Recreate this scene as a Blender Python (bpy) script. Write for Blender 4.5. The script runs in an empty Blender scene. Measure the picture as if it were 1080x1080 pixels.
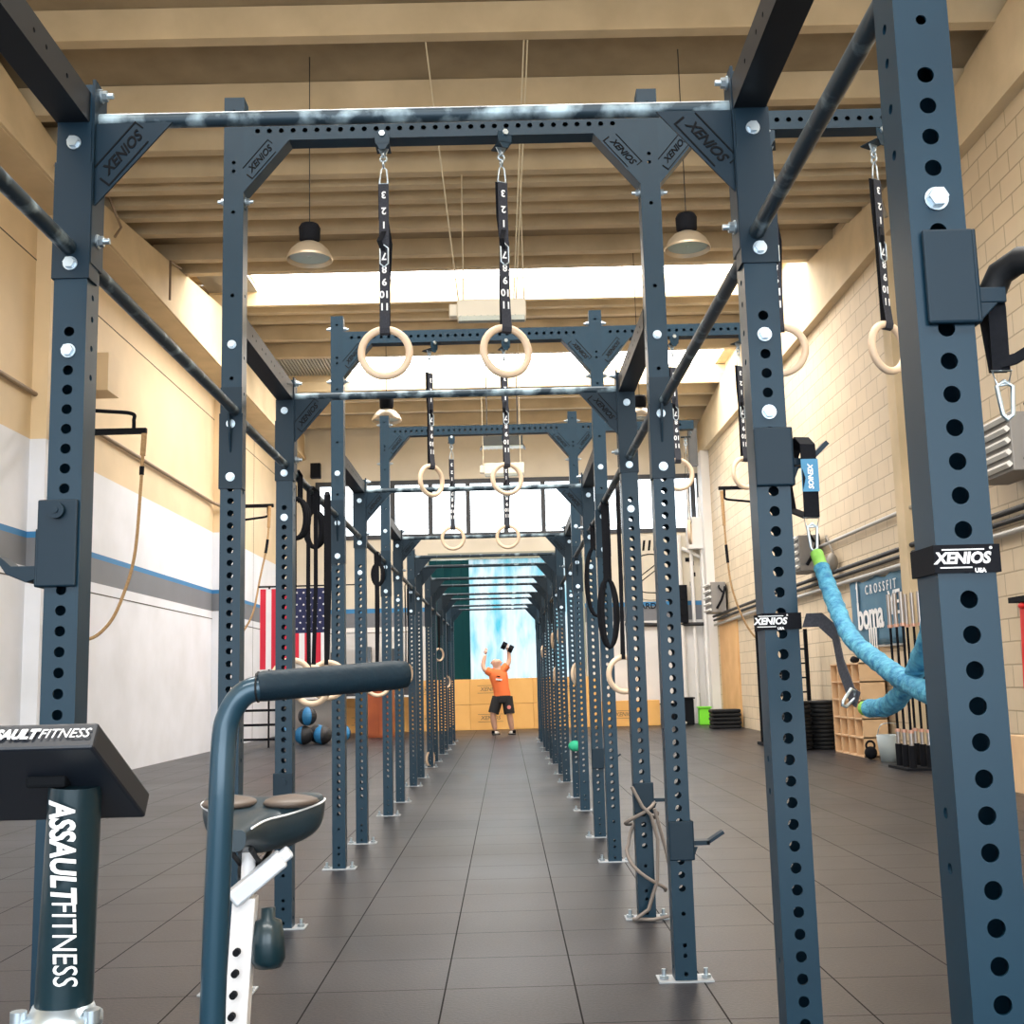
import bpy, math, random
from mathutils import Vector, Matrix
random.seed(7)
PI = math.pi
SC = bpy.context.scene
COL = SC.collection

# ------------------------------------------------------------------ camera
cd = bpy.data.cameras.new('camera'); cam = bpy.data.objects.new('camera', cd); COL.objects.link(cam)
PIT, YAW, ROL, FPX = 0.1461578, 0.0086530, -0.0259550, 1219.29
Fw = Vector((math.sin(YAW)*math.cos(PIT), math.cos(YAW)*math.cos(PIT), math.sin(PIT)))
Rt = Fw.cross(Vector((0, 0, 1))).normalized(); Up = Rt.cross(Fw)
R2 = Rt*math.cos(ROL)+Up*math.sin(ROL); U2 = -Rt*math.sin(ROL)+Up*math.cos(ROL)
mm = Matrix((R2, U2, -Fw)).transposed().to_4x4(); mm.translation = Vector((0, 0, 1.2))
cam.matrix_world = mm
cd.sensor_width = 36; cd.lens = 36*FPX/1080; cd.clip_start = 0.05; cd.clip_end = 200
SC.camera = cam

# ------------------------------------------------------------------ world, exposure, lights
w = bpy.data.worlds.new('sky'); SC.world = w; w.use_nodes = True
w.node_tree.nodes['Background'].inputs[0].default_value = (0.86, 0.94, 1.0, 1)
w.node_tree.nodes['Background'].inputs[1].default_value = 2.8
SC.view_settings.view_transform = 'Standard'; SC.view_settings.look = 'None'
SC.view_settings.gamma = 1; SC.view_settings.use_curve_mapping = False
SC.view_settings.exposure = 0.72
SC.cycles.use_denoising = True
SC.cycles.max_bounces = 8; SC.cycles.transparent_max_bounces = 12

def area(name, loc, rot, sx, sy, power, col):
    l = bpy.data.lights.new(name, 'AREA'); l.shape = 'RECTANGLE'; l.size = sx; l.size_y = sy
    l.energy = power; l.color = col
    o = bpy.data.objects.new(name, l); o.location = loc; o.rotation_euler = rot; COL.objects.link(o); return o
area('rear_fill', (0.0, -5.8, 2.6), (PI/2, 0, 0), 9.0, 4.6, 170, (0.80, 0.90, 1.0))  # added fill lamp at an unseen opening behind the camera
area('overhead_fill_near', (0.0, 5.9, 8.75), (0, 0, 0), 9.5, 2.0, 900, (1.0, 0.97, 0.92))  # added overhead fill, set in a made-up roof opening out of view
area('overhead_fill_rear', (0.0, -2.5, 8.1), (0, 0, 0), 9.5, 1.8, 500, (1.0, 0.97, 0.92))  # added overhead fill behind the camera, in another made-up roof opening

# ------------------------------------------------------------------ materials
MATS = {}
def mat(name, col, rough=0.5, metal=0.0, noise=None, bump=0.0, emit=None, spec=0.5, scale=8.0, coat=0.0):
    if name in MATS: return MATS[name]
    m = bpy.data.materials.new(name); m.use_nodes = True
    nt = m.node_tree; b = nt.nodes['Principled BSDF']
    c = (col[0], col[1], col[2], 1)
    b.inputs['Base Color'].default_value = c
    b.inputs['Roughness'].default_value = rough; b.inputs['Metallic'].default_value = metal
    b.inputs['Specular IOR Level'].default_value = spec
    b.inputs['Coat Weight'].default_value = coat
    if noise or bump:
        tc = nt.nodes.new('ShaderNodeTexCoord'); n = nt.nodes.new('ShaderNodeTexNoise')
        n.inputs['Scale'].default_value = scale; n.inputs['Detail'].default_value = 6
        nt.links.new(tc.outputs['Object'], n.inputs['Vector'])
        if noise:
            r = nt.nodes.new('ShaderNodeValToRGB')
            r.color_ramp.elements[0].position = 0.3; r.color_ramp.elements[1].position = 0.7
            r.color_ramp.elements[0].color = (noise[0], noise[1], noise[2], 1); r.color_ramp.elements[1].color = c
            nt.links.new(n.outputs['Fac'], r.inputs['Fac']); nt.links.new(r.outputs['Color'], b.inputs['Base Color'])
        if bump:
            bp = nt.nodes.new('ShaderNodeBump'); bp.inputs['Strength'].default_value = bump; bp.inputs['Distance'].default_value = 0.01
            nt.links.new(n.outputs['Fac'], bp.inputs['Height']); nt.links.new(bp.outputs['Normal'], b.inputs['Normal'])
    if emit:
        b.inputs['Emission Color'].default_value = (emit[0], emit[1], emit[2], 1); b.inputs['Emission Strength'].default_value = emit[3]
    MATS[name] = m; return m

M_STEEL = mat('painted_blue_black_steel', (0.0045, 0.031, 0.057), 0.36, 0.0, noise=(0.003, 0.024, 0.046), scale=3, spec=0.32)
M_DARKST = mat('satin_black_steel', (0.008, 0.011, 0.016), 0.45, 0.0, spec=.3)
M_PLATE = mat('bracket_paint', (0.003, 0.018, 0.034), 0.42, 0.0, spec=.28)
M_ZINC = mat('zinc_bolt', (0.50, 0.58, 0.64), 0.3, 0.8)
M_BASE = mat('galvanised_plate', (0.42, 0.45, 0.48), 0.5, 0.4)
M_BLACK = mat('black_webbing', (0.006, 0.007, 0.010), 0.85, spec=.15, noise=(0.009, 0.010, 0.014), scale=120)
M_STRAPG = mat('grey_webbing', (0.05, 0.052, 0.065), 0.8, spec=.2, noise=(0.03, 0.033, 0.043), scale=150)
M_WHITE = mat('white_print', (0.85, 0.86, 0.88), 0.6)
M_RUBBER = mat('black_rubber', (0.008, 0.009, 0.011), 0.6, spec=.3)
M_FOAM = mat('foam_grip', (0.006, 0.016, 0.026), 0.55, noise=(0.006, 0.020, 0.032), spec=.2, bump=0.2, scale=60)
M_LOGO = mat('logo_black', (0.003, 0.004, 0.006), 0.8, spec=.2)
M_WOOD = mat('birch_ring', (0.80, 0.62, 0.45), 0.5, noise=(0.72, 0.53, 0.37), scale=5)
M_ROPE = mat('manila_rope', (0.50, 0.33, 0.17), 0.9, noise=(0.36, 0.22, 0.10), bump=0.6, scale=40)
M_SKIN = mat('skin', (0.72, 0.42, 0.30), 0.5)
M_ORANGE = mat('orange_shirt', (0.90, 0.20, 0.055), 0.8)

def nodes_mat(name):
    m = bpy.data.materials.new(name); m.use_nodes = True; MATS[name] = m
    return m, m.node_tree, m.node_tree.nodes['Principled BSDF']

# chalk worn bar: dark steel with pale chalk patches
def chalk(name, lo, hi):
    m, nt, b = nodes_mat(name)
    tc = nt.nodes.new('ShaderNodeTexCoord'); n = nt.nodes.new('ShaderNodeTexNoise'); n.inputs['Scale'].default_value = 9; n.inputs['Detail'].default_value = 8
    r = nt.nodes.new('ShaderNodeValToRGB'); r.color_ramp.elements[0].position = lo; r.color_ramp.elements[1].position = hi
    r.color_ramp.elements[0].color = (0.02, 0.04, 0.058, 1); r.color_ramp.elements[1].color = (0.42, 0.55, 0.62, 1)
    nt.links.new(tc.outputs['Object'], n.inputs['Vector']); nt.links.new(n.outputs['Fac'], r.inputs['Fac']); nt.links.new(r.outputs['Color'], b.inputs['Base Color'])
    b.inputs['Roughness'].default_value = 0.42; b.inputs['Metallic'].default_value = 0.2
    return m
M_BAR = chalk('chalked_bar', 0.46, 0.66); M_PIPE = chalk('chalk_flecked_pipe', 0.55, 0.78)

# ------------------------------------------------------------------ mesh builder
class MB:
    def __init__(s): s.v = []; s.f = []; s.m = []; s.sm = []
    def add(s, vs, fs, mi=0, smooth=False):
        o = len(s.v); s.v += [tuple(x) for x in vs]
        for f in fs: s.f.append([o+i for i in f]); s.m.append(mi); s.sm.append(smooth)
        return s
    def box(s, x0, x1, y0, y1, z0, z1, mi=0):
        v = [(x, y, z) for z in (z0, z1) for y in (y0, y1) for x in (x0, x1)]
        return s.add(v, [(0, 2, 3, 1), (4, 5, 7, 6), (0, 1, 5, 4), (2, 6, 7, 3), (0, 4, 6, 2), (1, 3, 7, 5)], mi)
    def bar(s, p0, p1, wx, wz, mi=0, up=(0, 0, 1)):
        p0 = Vector(p0); p1 = Vector(p1); d = (p1-p0).normalized(); u = Vector(up)
        if abs(d.dot(u)) > 0.98: u = Vector((0, 1, 0))
        a = d.cross(u).normalized(); b = a.cross(d).normalized(); vs = []
        for p in (p0, p1):
            for i, j in ((-1, -1), (1, -1), (1, 1), (-1, 1)): vs.append(p+a*(i*wx/2)+b*(j*wz/2))
        return s.add(vs, [(0, 1, 2, 3), (7, 6, 5, 4), (0, 4, 5, 1), (1, 5, 6, 2), (2, 6, 7, 3), (3, 7, 4, 0)], mi)
    def cyl(s, p0, p1, r, n=16, r2=None, mi=0, caps=True):
        p0 = Vector(p0); p1 = Vector(p1); r2 = r if r2 is None else r2
        d = (p1-p0).normalized(); u = Vector((0, 0, 1)) if abs(d.z) < 0.9 else Vector((1, 0, 0))
        a = d.cross(u).normalized(); b = a.cross(d)
        vs = [p+(a*math.cos(2*PI*i/n)+b*math.sin(2*PI*i/n))*q for p, q in ((p0, r), (p1, r2)) for i in range(n)]
        s.add(vs, [(i, (i+1) % n, n+(i+1) % n, n+i) for i in range(n)], mi, n > 6)
        if caps:
            s.add(vs[:n], [tuple(range(n))[::-1]], mi); s.add(vs[n:], [tuple(range(n))], mi)
        return s
    def tube(s, pts, r, n=12, mi=0, closed=False, flat=None, radii=None):
        P = [Vector(p) for p in pts]; N = len(P); rings = []; u = None
        for i in range(N):
            if closed: d = (P[(i+1) % N]-P[i-1]).normalized()
            else: d = (P[min(i+1, N-1)]-P[max(i-1, 0)]).normalized()
            if u is None:
                u = Vector((0, 0, 1)) if abs(d.z) < 0.9 else Vector((0, 1, 0))
            a = d.cross(u).normalized(); b = a.cross(d).normalized(); u = b
            ra = radii[i] if radii else r; rb = ra if flat is None else flat
            rings.append([P[i]+a*(math.cos(2*PI*k/n)*ra)+b*(math.sin(2*PI*k/n)*rb) for k in range(n)])
        vs = [v for rg in rings for v in rg]; fs = []
        for i in range(N if closed else N-1):
            j = (i+1) % N
            for k in range(n): fs.append((i*n+k, i*n+(k+1) % n, j*n+(k+1) % n, j*n+k))
        s.add(vs, fs, mi, True)
        if not closed: s.add(rings[0], [tuple(range(n))[::-1]], mi); s.add(rings[-1], [tuple(range(n))], mi)
        return s
    def ribbon(s, pts, width, axis=(1, 0, 0), th=0.003, mi=0):
        ax = Vector(axis).normalized()*(width/2); P = [Vector(p) for p in pts]; N = len(P); vs = []
        for i in range(N):
            d = (P[min(i+1, N-1)]-P[max(i-1, 0)]).normalized(); nn = d.cross(ax).normalized()*(th/2)
            vs += [P[i]-ax-nn, P[i]+ax-nn, P[i]+ax+nn, P[i]-ax+nn]
        fs = []
        for i in range(N-1):
            for k in range(4): fs.append((4*i+k, 4*i+(k+1) % 4, 4*i+4+(k+1) % 4, 4*i+4+k))
        fs += [(0, 3, 2, 1), (4*N-4, 4*N-3, 4*N-2, 4*N-1)]
        return s.add(vs, fs, mi)
    def torus(s, c, R, r, axis='y', n=40, k=14, mi=0, sx=1.0):
        c = Vector(c); pts = []
        for i in range(n):
            a = 2*PI*i/n; x, y = R*math.cos(a)*sx, R*math.sin(a)
            pts.append(c+(Vector((x, 0, y)) if axis == 'y' else Vector((0, x, y)) if axis == 'x' else Vector((x, y, 0))))
        if axis == 'z' or True: return s.tube(pts, r, k, mi, closed=True)
    def sphere(s, c, r, n=16, m=10, sz=(1, 1, 1), mi=0):
        vs = [(c[0]+r*sz[0]*math.sin(PI*j/m)*math.cos(2*PI*i/n), c[1]+r*sz[1]*math.sin(PI*j/m)*math.sin(2*PI*i/n), c[2]+r*sz[2]*math.cos(PI*j/m)) for j in range(m+1) for i in range(n)]
        return s.add(vs, [(j*n+i, (j+1)*n+i, (j+1)*n+(i+1) % n, j*n+(i+1) % n) for j in range(m) for i in range(n)], mi, True)
    def lathe(s, c, prof, n=28, mi=0):
        vs = [(c[0]+r*math.cos(2*PI*i/n), c[1]+r*math.sin(2*PI*i/n), c[2]+z) for r, z in prof for i in range(n)]
        return s.add(vs, [(j*n+i, j*n+(i+1) % n, (j+1)*n+(i+1) % n, (j+1)*n+i) for j in range(len(prof)-1) for i in range(n)], mi, True)
    def prism(s, pts, d, mi=0):            # polygon pts (3d) extruded by vector d
        P = [Vector(p) for p in pts]; D = Vector(d); n = len(P)
        vs = P+[p+D for p in P]
        return s.add(vs, [tuple(range(n))[::-1], tuple(range(n, 2*n))]+[(i, (i+1) % n, n+(i+1) % n, n+i) for i in range(n)], mi)
    def mesh(s, name, mats):
        me = bpy.data.meshes.new(name); me.from_pydata(s.v, [], s.f)
        for m in (mats if isinstance(mats, (list, tuple)) else [mats]): me.materials.append(m)
        me.polygons.foreach_set('material_index', s.m); me.polygons.foreach_set('use_smooth', s.sm)
        me.update()
        return me
def fixn(me):
    import bmesh
    b = bmesh.new(); b.from_mesh(me); bmesh.ops.recalc_face_normals(b, faces=b.faces); b.to_mesh(me); b.free(); return me
def obj(name, mb, mats, parent=None, loc=None, rot=None, bevel=0, seg=2):
    me = mb if isinstance(mb, bpy.types.Mesh) else fixn(mb.mesh(name, mats))
    o = bpy.data.objects.new(name, me); COL.objects.link(o)
    if parent: o.parent = parent
    if loc: o.location = loc
    if rot: o.rotation_euler = rot
    if bevel:
        m = o.modifiers.new('bevel', 'BEVEL'); m.width = bevel; m.segments = seg; m.limit_method = 'ANGLE'; m.angle_limit = 0.6
    return o
def thing(name, label, cat, loc=(0, 0, 0), rotz=0, group=None):
    o = bpy.data.objects.new(name, None); o.empty_display_size = 0.1; COL.objects.link(o)
    o.location = loc; o.rotation_euler = (0, 0, rotz); return tag(o, label, cat, group)
def tag(o, label, cat, group=None):
    o['label'] = label; o['category'] = cat
    if group: o['group'] = group
    return o
def struct(name, mb, mats, **k):
    o = obj(name, mb, mats, **k); o['kind'] = 'structure'; return o
def dup(root, loc=None, rotz=None, label=None):
    r = root.copy(); COL.objects.link(r)
    if loc is not None: r.location = loc
    if rotz is not None: r.rotation_euler = (0, 0, rotz)
    if label: r['label'] = label
    for ch in [c for c in SC.objects if c.parent == root]:
        copychild(ch, r)
    return r
def copychild(ch, par):
    c = ch.copy(); COL.objects.link(c); c.parent = par
    for g in [q for q in SC.objects if q.parent == ch]: copychild(g, c)
    return c
def textmesh(txt, size, ext=0.001, bold=0.0, shear=0.0, align='CENTER', spacing=1.0):
    cu = bpy.data.curves.new('lettering', 'FONT'); cu.body = txt; cu.size = size; cu.extrude = ext; cu.offset = bold
    cu.shear = shear; cu.align_x = align; cu.align_y = 'CENTER'; cu.space_character = spacing; cu.resolution_u = 3
    o = bpy.data.objects.new('lettering', cu); COL.objects.link(o)
    dg = bpy.context.evaluated_depsgraph_get(); me = bpy.data.meshes.new_from_object(o.evaluated_get(dg))
    bpy.data.objects.remove(o); bpy.data.curves.remove(cu)
    return me
def joined(meshes_mats, mats):            # meshes with matrices into one MB mesh
    mb = MB()
    for me, M, mi in meshes_mats:
        mb.add([M @ v.co for v in me.vertices], [tuple(p.vertices) for p in me.polygons], mi)
    return mb
def TR(x, y, z): return Matrix.Translation((x, y, z))
def RX(a): return Matrix.Rotation(a, 4, 'X')
def RY(a): return Matrix.Rotation(a, 4, 'Y')
def RZ(a): return Matrix.Rotation(a, 4, 'Z')

# ------------------------------------------------------------------ room shell
WL, WR, YB, YF = -5.9, 5.55, -6.0, 31.0
def zroof(Y):
    if Y < 6.0: return 8.664-.10*(6.0-Y)
    if Y < 14.4: return 7.74+.11*(14.4-Y)
    return 8.72-.114*(23-Y) if Y < 23 else 8.72-.085*(Y-23)

# floor: rubber tiles
m, nt, b = nodes_mat('rubber_tile_floor')
geo = nt.nodes.new('ShaderNodeNewGeometry'); sep = nt.nodes.new('ShaderNodeSeparateXYZ'); nt.links.new(geo.outputs['Position'], sep.inputs[0])
def mth(nt, op, a, b_=None, c=None):
    n = nt.nodes.new('ShaderNodeMath'); n.operation = op
    for i, q in enumerate((a, b_, c)):
        if q is None: continue
        if isinstance(q, (int, float)): n.inputs[i].default_value = q
        else: nt.links.new(q, n.inputs[i])
    return n.outputs[0]
def seam(ax, off, wd):
    t = mth(nt, 'SUBTRACT', sep.outputs[ax], off); t = mth(nt, 'DIVIDE', t, 0.515); t = mth(nt, 'FRACT', t)
    t = mth(nt, 'SUBTRACT', t, 0.5); t = mth(nt, 'ABSOLUTE', t); return mth(nt, 'GREATER_THAN', t, 0.5-wd)
sx_ = seam(0, 0.243-5.15, 0.0065); sy_ = seam(1, 0.19-5.15, 0.005); sm_ = mth(nt, 'MAXIMUM', sx_, sy_)
n1 = nt.nodes.new('ShaderNodeTexNoise'); n1.inputs['Scale'].default_value = 0.55; n1.inputs['Detail'].default_value = 6; nt.links.new(geo.outputs['Position'], n1.inputs['Vector'])
n2 = nt.nodes.new('ShaderNodeTexNoise'); n2.inputs['Scale'].default_value = 75; n2.inputs['Detail'].default_value = 5; nt.links.new(geo.outputs['Position'], n2.inputs['Vector'])
r1 = nt.nodes.new('ShaderNodeValToRGB'); r1.color_ramp.elements[0].position = .35; r1.color_ramp.elements[1].position = .68
r1.color_ramp.elements[0].color = (0.010, 0.011, 0.015, 1); r1.color_ramp.elements[1].color = (0.024, 0.0215, 0.023, 1)
nt.links.new(n1.outputs['Fac'], r1.inputs['Fac'])
r2 = nt.nodes.new('ShaderNodeValToRGB'); r2.color_ramp.elements[0].position = .3; r2.color_ramp.elements[1].position = .75
r2.color_ramp.elements[0].color = (0.35, 0.35, 0.36, 1); r2.color_ramp.elements[1].color = (2.1, 2.1, 2.1, 1); nt.links.new(n2.outputs['Fac'], r2.inputs['Fac'])
mx = nt.nodes.new('ShaderNodeMix'); mx.data_type = 'RGBA'; mx.blend_type = 'MULTIPLY'; mx.inputs[0].default_value = 0.8
nt.links.new(r1.outputs['Color'], mx.inputs[6]); nt.links.new(r2.outputs['Color'], mx.inputs[7])
mx2 = nt.nodes.new('ShaderNodeMix'); mx2.data_type = 'RGBA'; nt.links.new(sm_, mx2.inputs[0]); nt.links.new(mx.outputs[2], mx2.inputs[6]); mx2.inputs[7].default_value = (0.004, 0.004, 0.005, 1)
nt.links.new(mx2.outputs[2], b.inputs['Base Color'])
r3 = nt.nodes.new('ShaderNodeValToRGB'); r3.color_ramp.elements[0].color = (.28, .28, .28, 1); r3.color_ramp.elements[1].color = (.50, .50, .50, 1); nt.links.new(n1.outputs['Fac'], r3.inputs['Fac'])
rgh = nt.nodes.new('ShaderNodeMix'); rgh.data_type = 'FLOAT'; nt.links.new(sm_, rgh.inputs[0]); nt.links.new(r3.outputs['Color'], rgh.inputs[2]); rgh.inputs[3].default_value = .8
nt.links.new(rgh.outputs[0], b.inputs['Roughness'])
spc = nt.nodes.new('ShaderNodeMix'); spc.data_type = 'FLOAT'; nt.links.new(sm_, spc.inputs[0]); spc.inputs[2].default_value = .38; spc.inputs[3].default_value = .15
nt.links.new(spc.outputs[0], b.inputs['Specular IOR Level'])
bp = nt.nodes.new('ShaderNodeBump'); bp.inputs['Strength'].default_value = .25; bp.inputs['Distance'].default_value = .004; nt.links.new(n2.outputs['Fac'], bp.inputs['Height']); nt.links.new(bp.outputs['Normal'], b.inputs['Normal'])
M_FLOOR = m
struct('floor', MB().box(WL-.3, 6.4, YB-.3, YF+.3, -.1, 0), M_FLOOR)

def wallmat(name, zs, cols, noise=0.06, brick=False, pitch=None):
    # zs ascending heights where paint colour changes
    m, nt, b = nodes_mat(name)
    geo = nt.nodes.new('ShaderNodeNewGeometry'); sep = nt.nodes.new('ShaderNodeSeparateXYZ'); nt.links.new(geo.outputs['Position'], sep.inputs[0])
    mr = nt.nodes.new('ShaderNodeMath'); mr.operation = 'DIVIDE'; mr.inputs[1].default_value = 10; nt.links.new(sep.outputs[2], mr.inputs[0])
    r = nt.nodes.new('ShaderNodeValToRGB'); r.color_ramp.interpolation = 'CONSTANT'
    r.color_ramp.elements[0].position = 0; r.color_ramp.elements[0].color = (*cols[0], 1)
    r.color_ramp.elements[1].position = 1; r.color_ramp.elements[1].color = (*cols[-1], 1)
    for z, c in zip(zs, cols[1:]):
        e = r.color_ramp.elements.new(z/10); e.color = (*c, 1)
    nt.links.new(mr.outputs[0], r.inputs['Fac'])
    n = nt.nodes.new('ShaderNodeTexNoise'); n.inputs['Scale'].default_value = 1.2; n.inputs['Detail'].default_value = 8; nt.links.new(geo.outputs['Position'], n.inputs['Vector'])
    r2 = nt.nodes.new('ShaderNodeValToRGB'); r2.color_ramp.elements[0].position = .3; r2.color_ramp.elements[1].position = .7
    v = 1-noise*2; r2.color_ramp.elements[0].color = (v, v, v*.98, 1); r2.color_ramp.elements[1].color = (1, 1, 1, 1); nt.links.new(n.outputs['Fac'], r2.inputs['Fac'])
    mx = nt.nodes.new('ShaderNodeMix'); mx.data_type = 'RGBA'; mx.blend_type = 'MULTIPLY'; mx.inputs[0].default_value = 1
    nt.links.new(r.outputs['Color'], mx.inputs[6]); nt.links.new(r2.outputs['Color'], mx.inputs[7]); out = mx.outputs[2]
    b.inputs['Roughness'].default_value = .6
    if brick:
        cmb = nt.nodes.new('ShaderNodeCombineXYZ'); nt.links.new(sep.outputs[1], cmb.inputs[0]); nt.links.new(sep.outputs[2], cmb.inputs[1])
        br = nt.nodes.new('ShaderNodeTexBrick'); nt.links.new(cmb.outputs[0], br.inputs['Vector'])
        br.inputs['Scale'].default_value = 1; br.inputs['Brick Width'].default_value = .5; br.inputs['Row Height'].default_value = .25
        br.inputs['Mortar Size'].default_value = .010; br.inputs['Mortar Smooth'].default_value = .3
        br.inputs['Color1'].default_value = (1, 1, 1, 1); br.inputs['Color2'].default_value = (.94, .94, .94, 1); br.inputs['Mortar'].default_value = (.62, .6, .56, 1)
        mb_ = nt.nodes.new('ShaderNodeMix'); mb_.data_type = 'RGBA'; mb_.blend_type = 'MULTIPLY'; mb_.inputs[0].default_value = 1
        nt.links.new(out, mb_.inputs[6]); nt.links.new(br.outputs['Color'], mb_.inputs[7]); out = mb_.outputs[2]
        bp = nt.nodes.new('ShaderNodeBump'); bp.invert = True; bp.inputs['Strength'].default_value = .5; bp.inputs['Distance'].default_value = .01
        nt.links.new(br.outputs['Fac'], bp.inputs['Height']); nt.links.new(bp.outputs['Normal'], b.inputs['Normal'])
    nt.links.new(out, b.inputs['Base Color'])
    return m
WHT, BLU, GRY, BEI = (.80, .82, .88), (.035, .21, .46), (.19, .20, .225), (.76, .59, .37)
M_WALLL = wallmat('left_wall_paint', (2.77, 3.12, 3.17, 4.36), (WHT, GRY, BLU, WHT, BEI))
M_WALLF = wallmat('far_wall_paint', (2.70, 3.12, 3.22), ((.76, .75, .74), GRY, BLU, (.70, .64, .53)))
M_WALLR = wallmat('right_block_paint', (5.0,), ((.72, .59, .42), (.70, .565, .39)), brick=True)
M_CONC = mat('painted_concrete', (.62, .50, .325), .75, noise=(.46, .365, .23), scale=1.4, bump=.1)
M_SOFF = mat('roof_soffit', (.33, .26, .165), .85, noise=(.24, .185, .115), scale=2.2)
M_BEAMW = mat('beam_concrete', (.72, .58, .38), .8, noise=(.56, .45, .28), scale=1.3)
M_TRIM = mat('white_trim', (.80, .79, .77), .5)
M_GROOVE = mat('dark_joint', (.07, .06, .05), .9)

# left wall with panel joints and pilasters
struct('wall_left', MB().box(WL-.3, WL, YB, YF, 0, 9.2), M_WALLL)
g = MB()
for z in (2.62, 6.72): g.box(WL-.002, WL+.004, YB, YF, z-.008, z+.008)
for y in (5, 27.2): g.box(WL-.002, WL+.004, y-.006, y+.006, 0, 7.3)
struct('trim_1', g, M_GROOVE)
struct('trim_2', MB().box(WL-.001, WL+.22, 23.4, 23.9, 0, 7.32), M_WALLL)
struct('trim_3', MB().box(WL-.001, WL+.20, 14.25, 14.65, 0, 7.32), M_WALLL)
# double slope side beams carrying the roof
def sidebeam(x0, x1, zb):
    P = [(YB, zroof(YB)), (6, zroof(6)), (14.4, zroof(14.4)), (23, zroof(23)), (YF, zroof(YF))]
    pts = [(x0, YB, zb), (x0, YF, zb)]+[(x0, y, z) for y, z in P[::-1]]
    return MB().prism(pts, (x1-x0, 0, 0))
struct('trim_4', sidebeam(WL-.01, -5.35, 7.32), M_BEAMW)
struct('trim_5', sidebeam(5.40, WR+.02, 7.2), M_BEAMW)
struct('trim_6', MB().box(-5.40, -5.31, YB, YF, 7.33, 7.42).box(-5.37, -5.33, YB, YF, 7.42, 7.45), M_BEAMW)
# right wall
struct('wall_right', MB().box(WR, WR+.3, YB, YF, 0, 9.2), M_WALLR)
struct('trim_7', MB().box(WR-.16, WR+.01, 15.3, 15.62, 0, 7.2), M_BEAMW)
struct('trim_8', MB().box(WR-.22, WR+.01, 30.3, 30.9, 0, 7.2).box(5.28, 5.36, 30.7, 30.95, 0, 6.0), M_TRIM)
M_PLY = mat('plywood', (.78, .47, .20), .6, noise=(.66, .37, .14), scale=2)
for i, (y0, y1, z1) in enumerate(((27.6, 29.9, 2.62), (24.4, 25.6, 2.55))):
    struct('trim_%d' % (9+i), MB().box(WR-.03, WR+.005, y0, y1, 0.02, z1), M_PLY)
# far wall with window band and doorway
OX0, OX1, OZ = -1.95, 2.05, 4.5
f = MB()
for x0, x1, z0, z1 in ((WL, OX0, 0, 5.17), (OX1, WR, 0, 5.17), (OX0, OX1, OZ, 5.17), (WL, -5.05, 5.17, 6.63), (5.42, WR, 5.17, 6.63), (WL, WR, 6.63, 9.2)):
    f.box(x0, x1, YF, YF+.3, z0, z1)
struct('wall_far', f, M_WALLF)
M_WFR = mat('dark_window_frame', (.035, .04, .05), .5)
fr = MB().box(-5.05, 5.42, YF-.03, YF+.1, 5.10, 5.22).box(-5.05, 5.42, YF-.03, YF+.1, 6.58, 6.70)
xs = [-5.0+i*1.02 for i in range(11)]+[5.37]
for x in xs: fr.box(x-.06, x+.06, YF-.02, YF+.1, 5.2, 6.6)
fo = struct('window_1', fr, M_WFR)
# glass
m, nt, b = nodes_mat('window_glass')
for n_ in list(nt.nodes):
    if n_.type == 'BSDF_PRINCIPLED': nt.nodes.remove(n_)
o_ = [n for n in nt.nodes if n.type == 'OUTPUT_MATERIAL'][0]
t_ = nt.nodes.new('ShaderNodeBsdfTransparent'); g_ = nt.nodes.new('ShaderNodeBsdfGlossy'); g_.inputs['Roughness'].default_value = .02
x_ = nt.nodes.new('ShaderNodeMixShader'); x_.inputs[0].default_value = .06
nt.links.new(t_.outputs[0], x_.inputs[1]); nt.links.new(g_.outputs[0], x_.inputs[2]); nt.links.new(x_.outputs[0], o_.inputs[0])
obj('window_pane', MB().box(-5.0, 5.4, YF+.04, YF+.05, 5.2, 6.6), m, fo)
# back wall with an unseen opening added behind the camera for fill light
bk = MB()
for x0, x1, z0, z1 in ((WL, -4.6, 0, 9.2), (4.6, WR, 0, 9.2), (-4.6, 4.6, 5.0, 9.2)): bk.box(x0, x1, YB-.3, YB, z0, z1)
struct('wall_rear', bk, M_WALLF)

# roof: soffit slabs, precast ribs, skylights
RIBS = [-5.2, -3.9, 0.6, 2.2, 3.4, 4.9, 8.5, 10.2, 11.59, 12.9, 13.69, 14.3, 14.75, 15.38, 15.97, 16.81, 18.34, 19.24]
SKY = [(-3.9, -1.25, 2), (2.4, 5.5, 1), (19.24, 21.6, 0), (25.3, 27.25, 0)]  # first entries: unseen openings made up for the overhead fill
roof = MB(); SO = .27
edges = [(YB, -3.9), (-1.2, 4.9), (7.1, 14.4), (14.4, 19.24), (21.83, 23), (23, 25.3), (27.5, YF+.3)]
for y0, y1 in edges:
    roof.prism([(-5.9, y0, zroof(y0)+SO), (-5.9, y1, zroof(y1)+SO), (-5.9, y1, zroof(y1)+SO+.2), (-5.9, y0, zroof(y0)+SO+.2)], (11.6, 0, 0))
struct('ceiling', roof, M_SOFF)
rb = MB()
def rib(y, d=SO, wd=.16, wt=.26):
    z = zroof(y)
    rb.prism([(-5.6, y-wd, z), (-5.6, y, z), (-5.6, y+.04, z+d+.02), (-5.6, y-wt, z+d+.02)], (11.15, 0, 0))
for y in RIBS: rib(y)
for y in (22.6, 23.26, 24.25, 25.3, 28.4, 29.33, 30.5): rib(y)
rb2 = MB()
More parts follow.
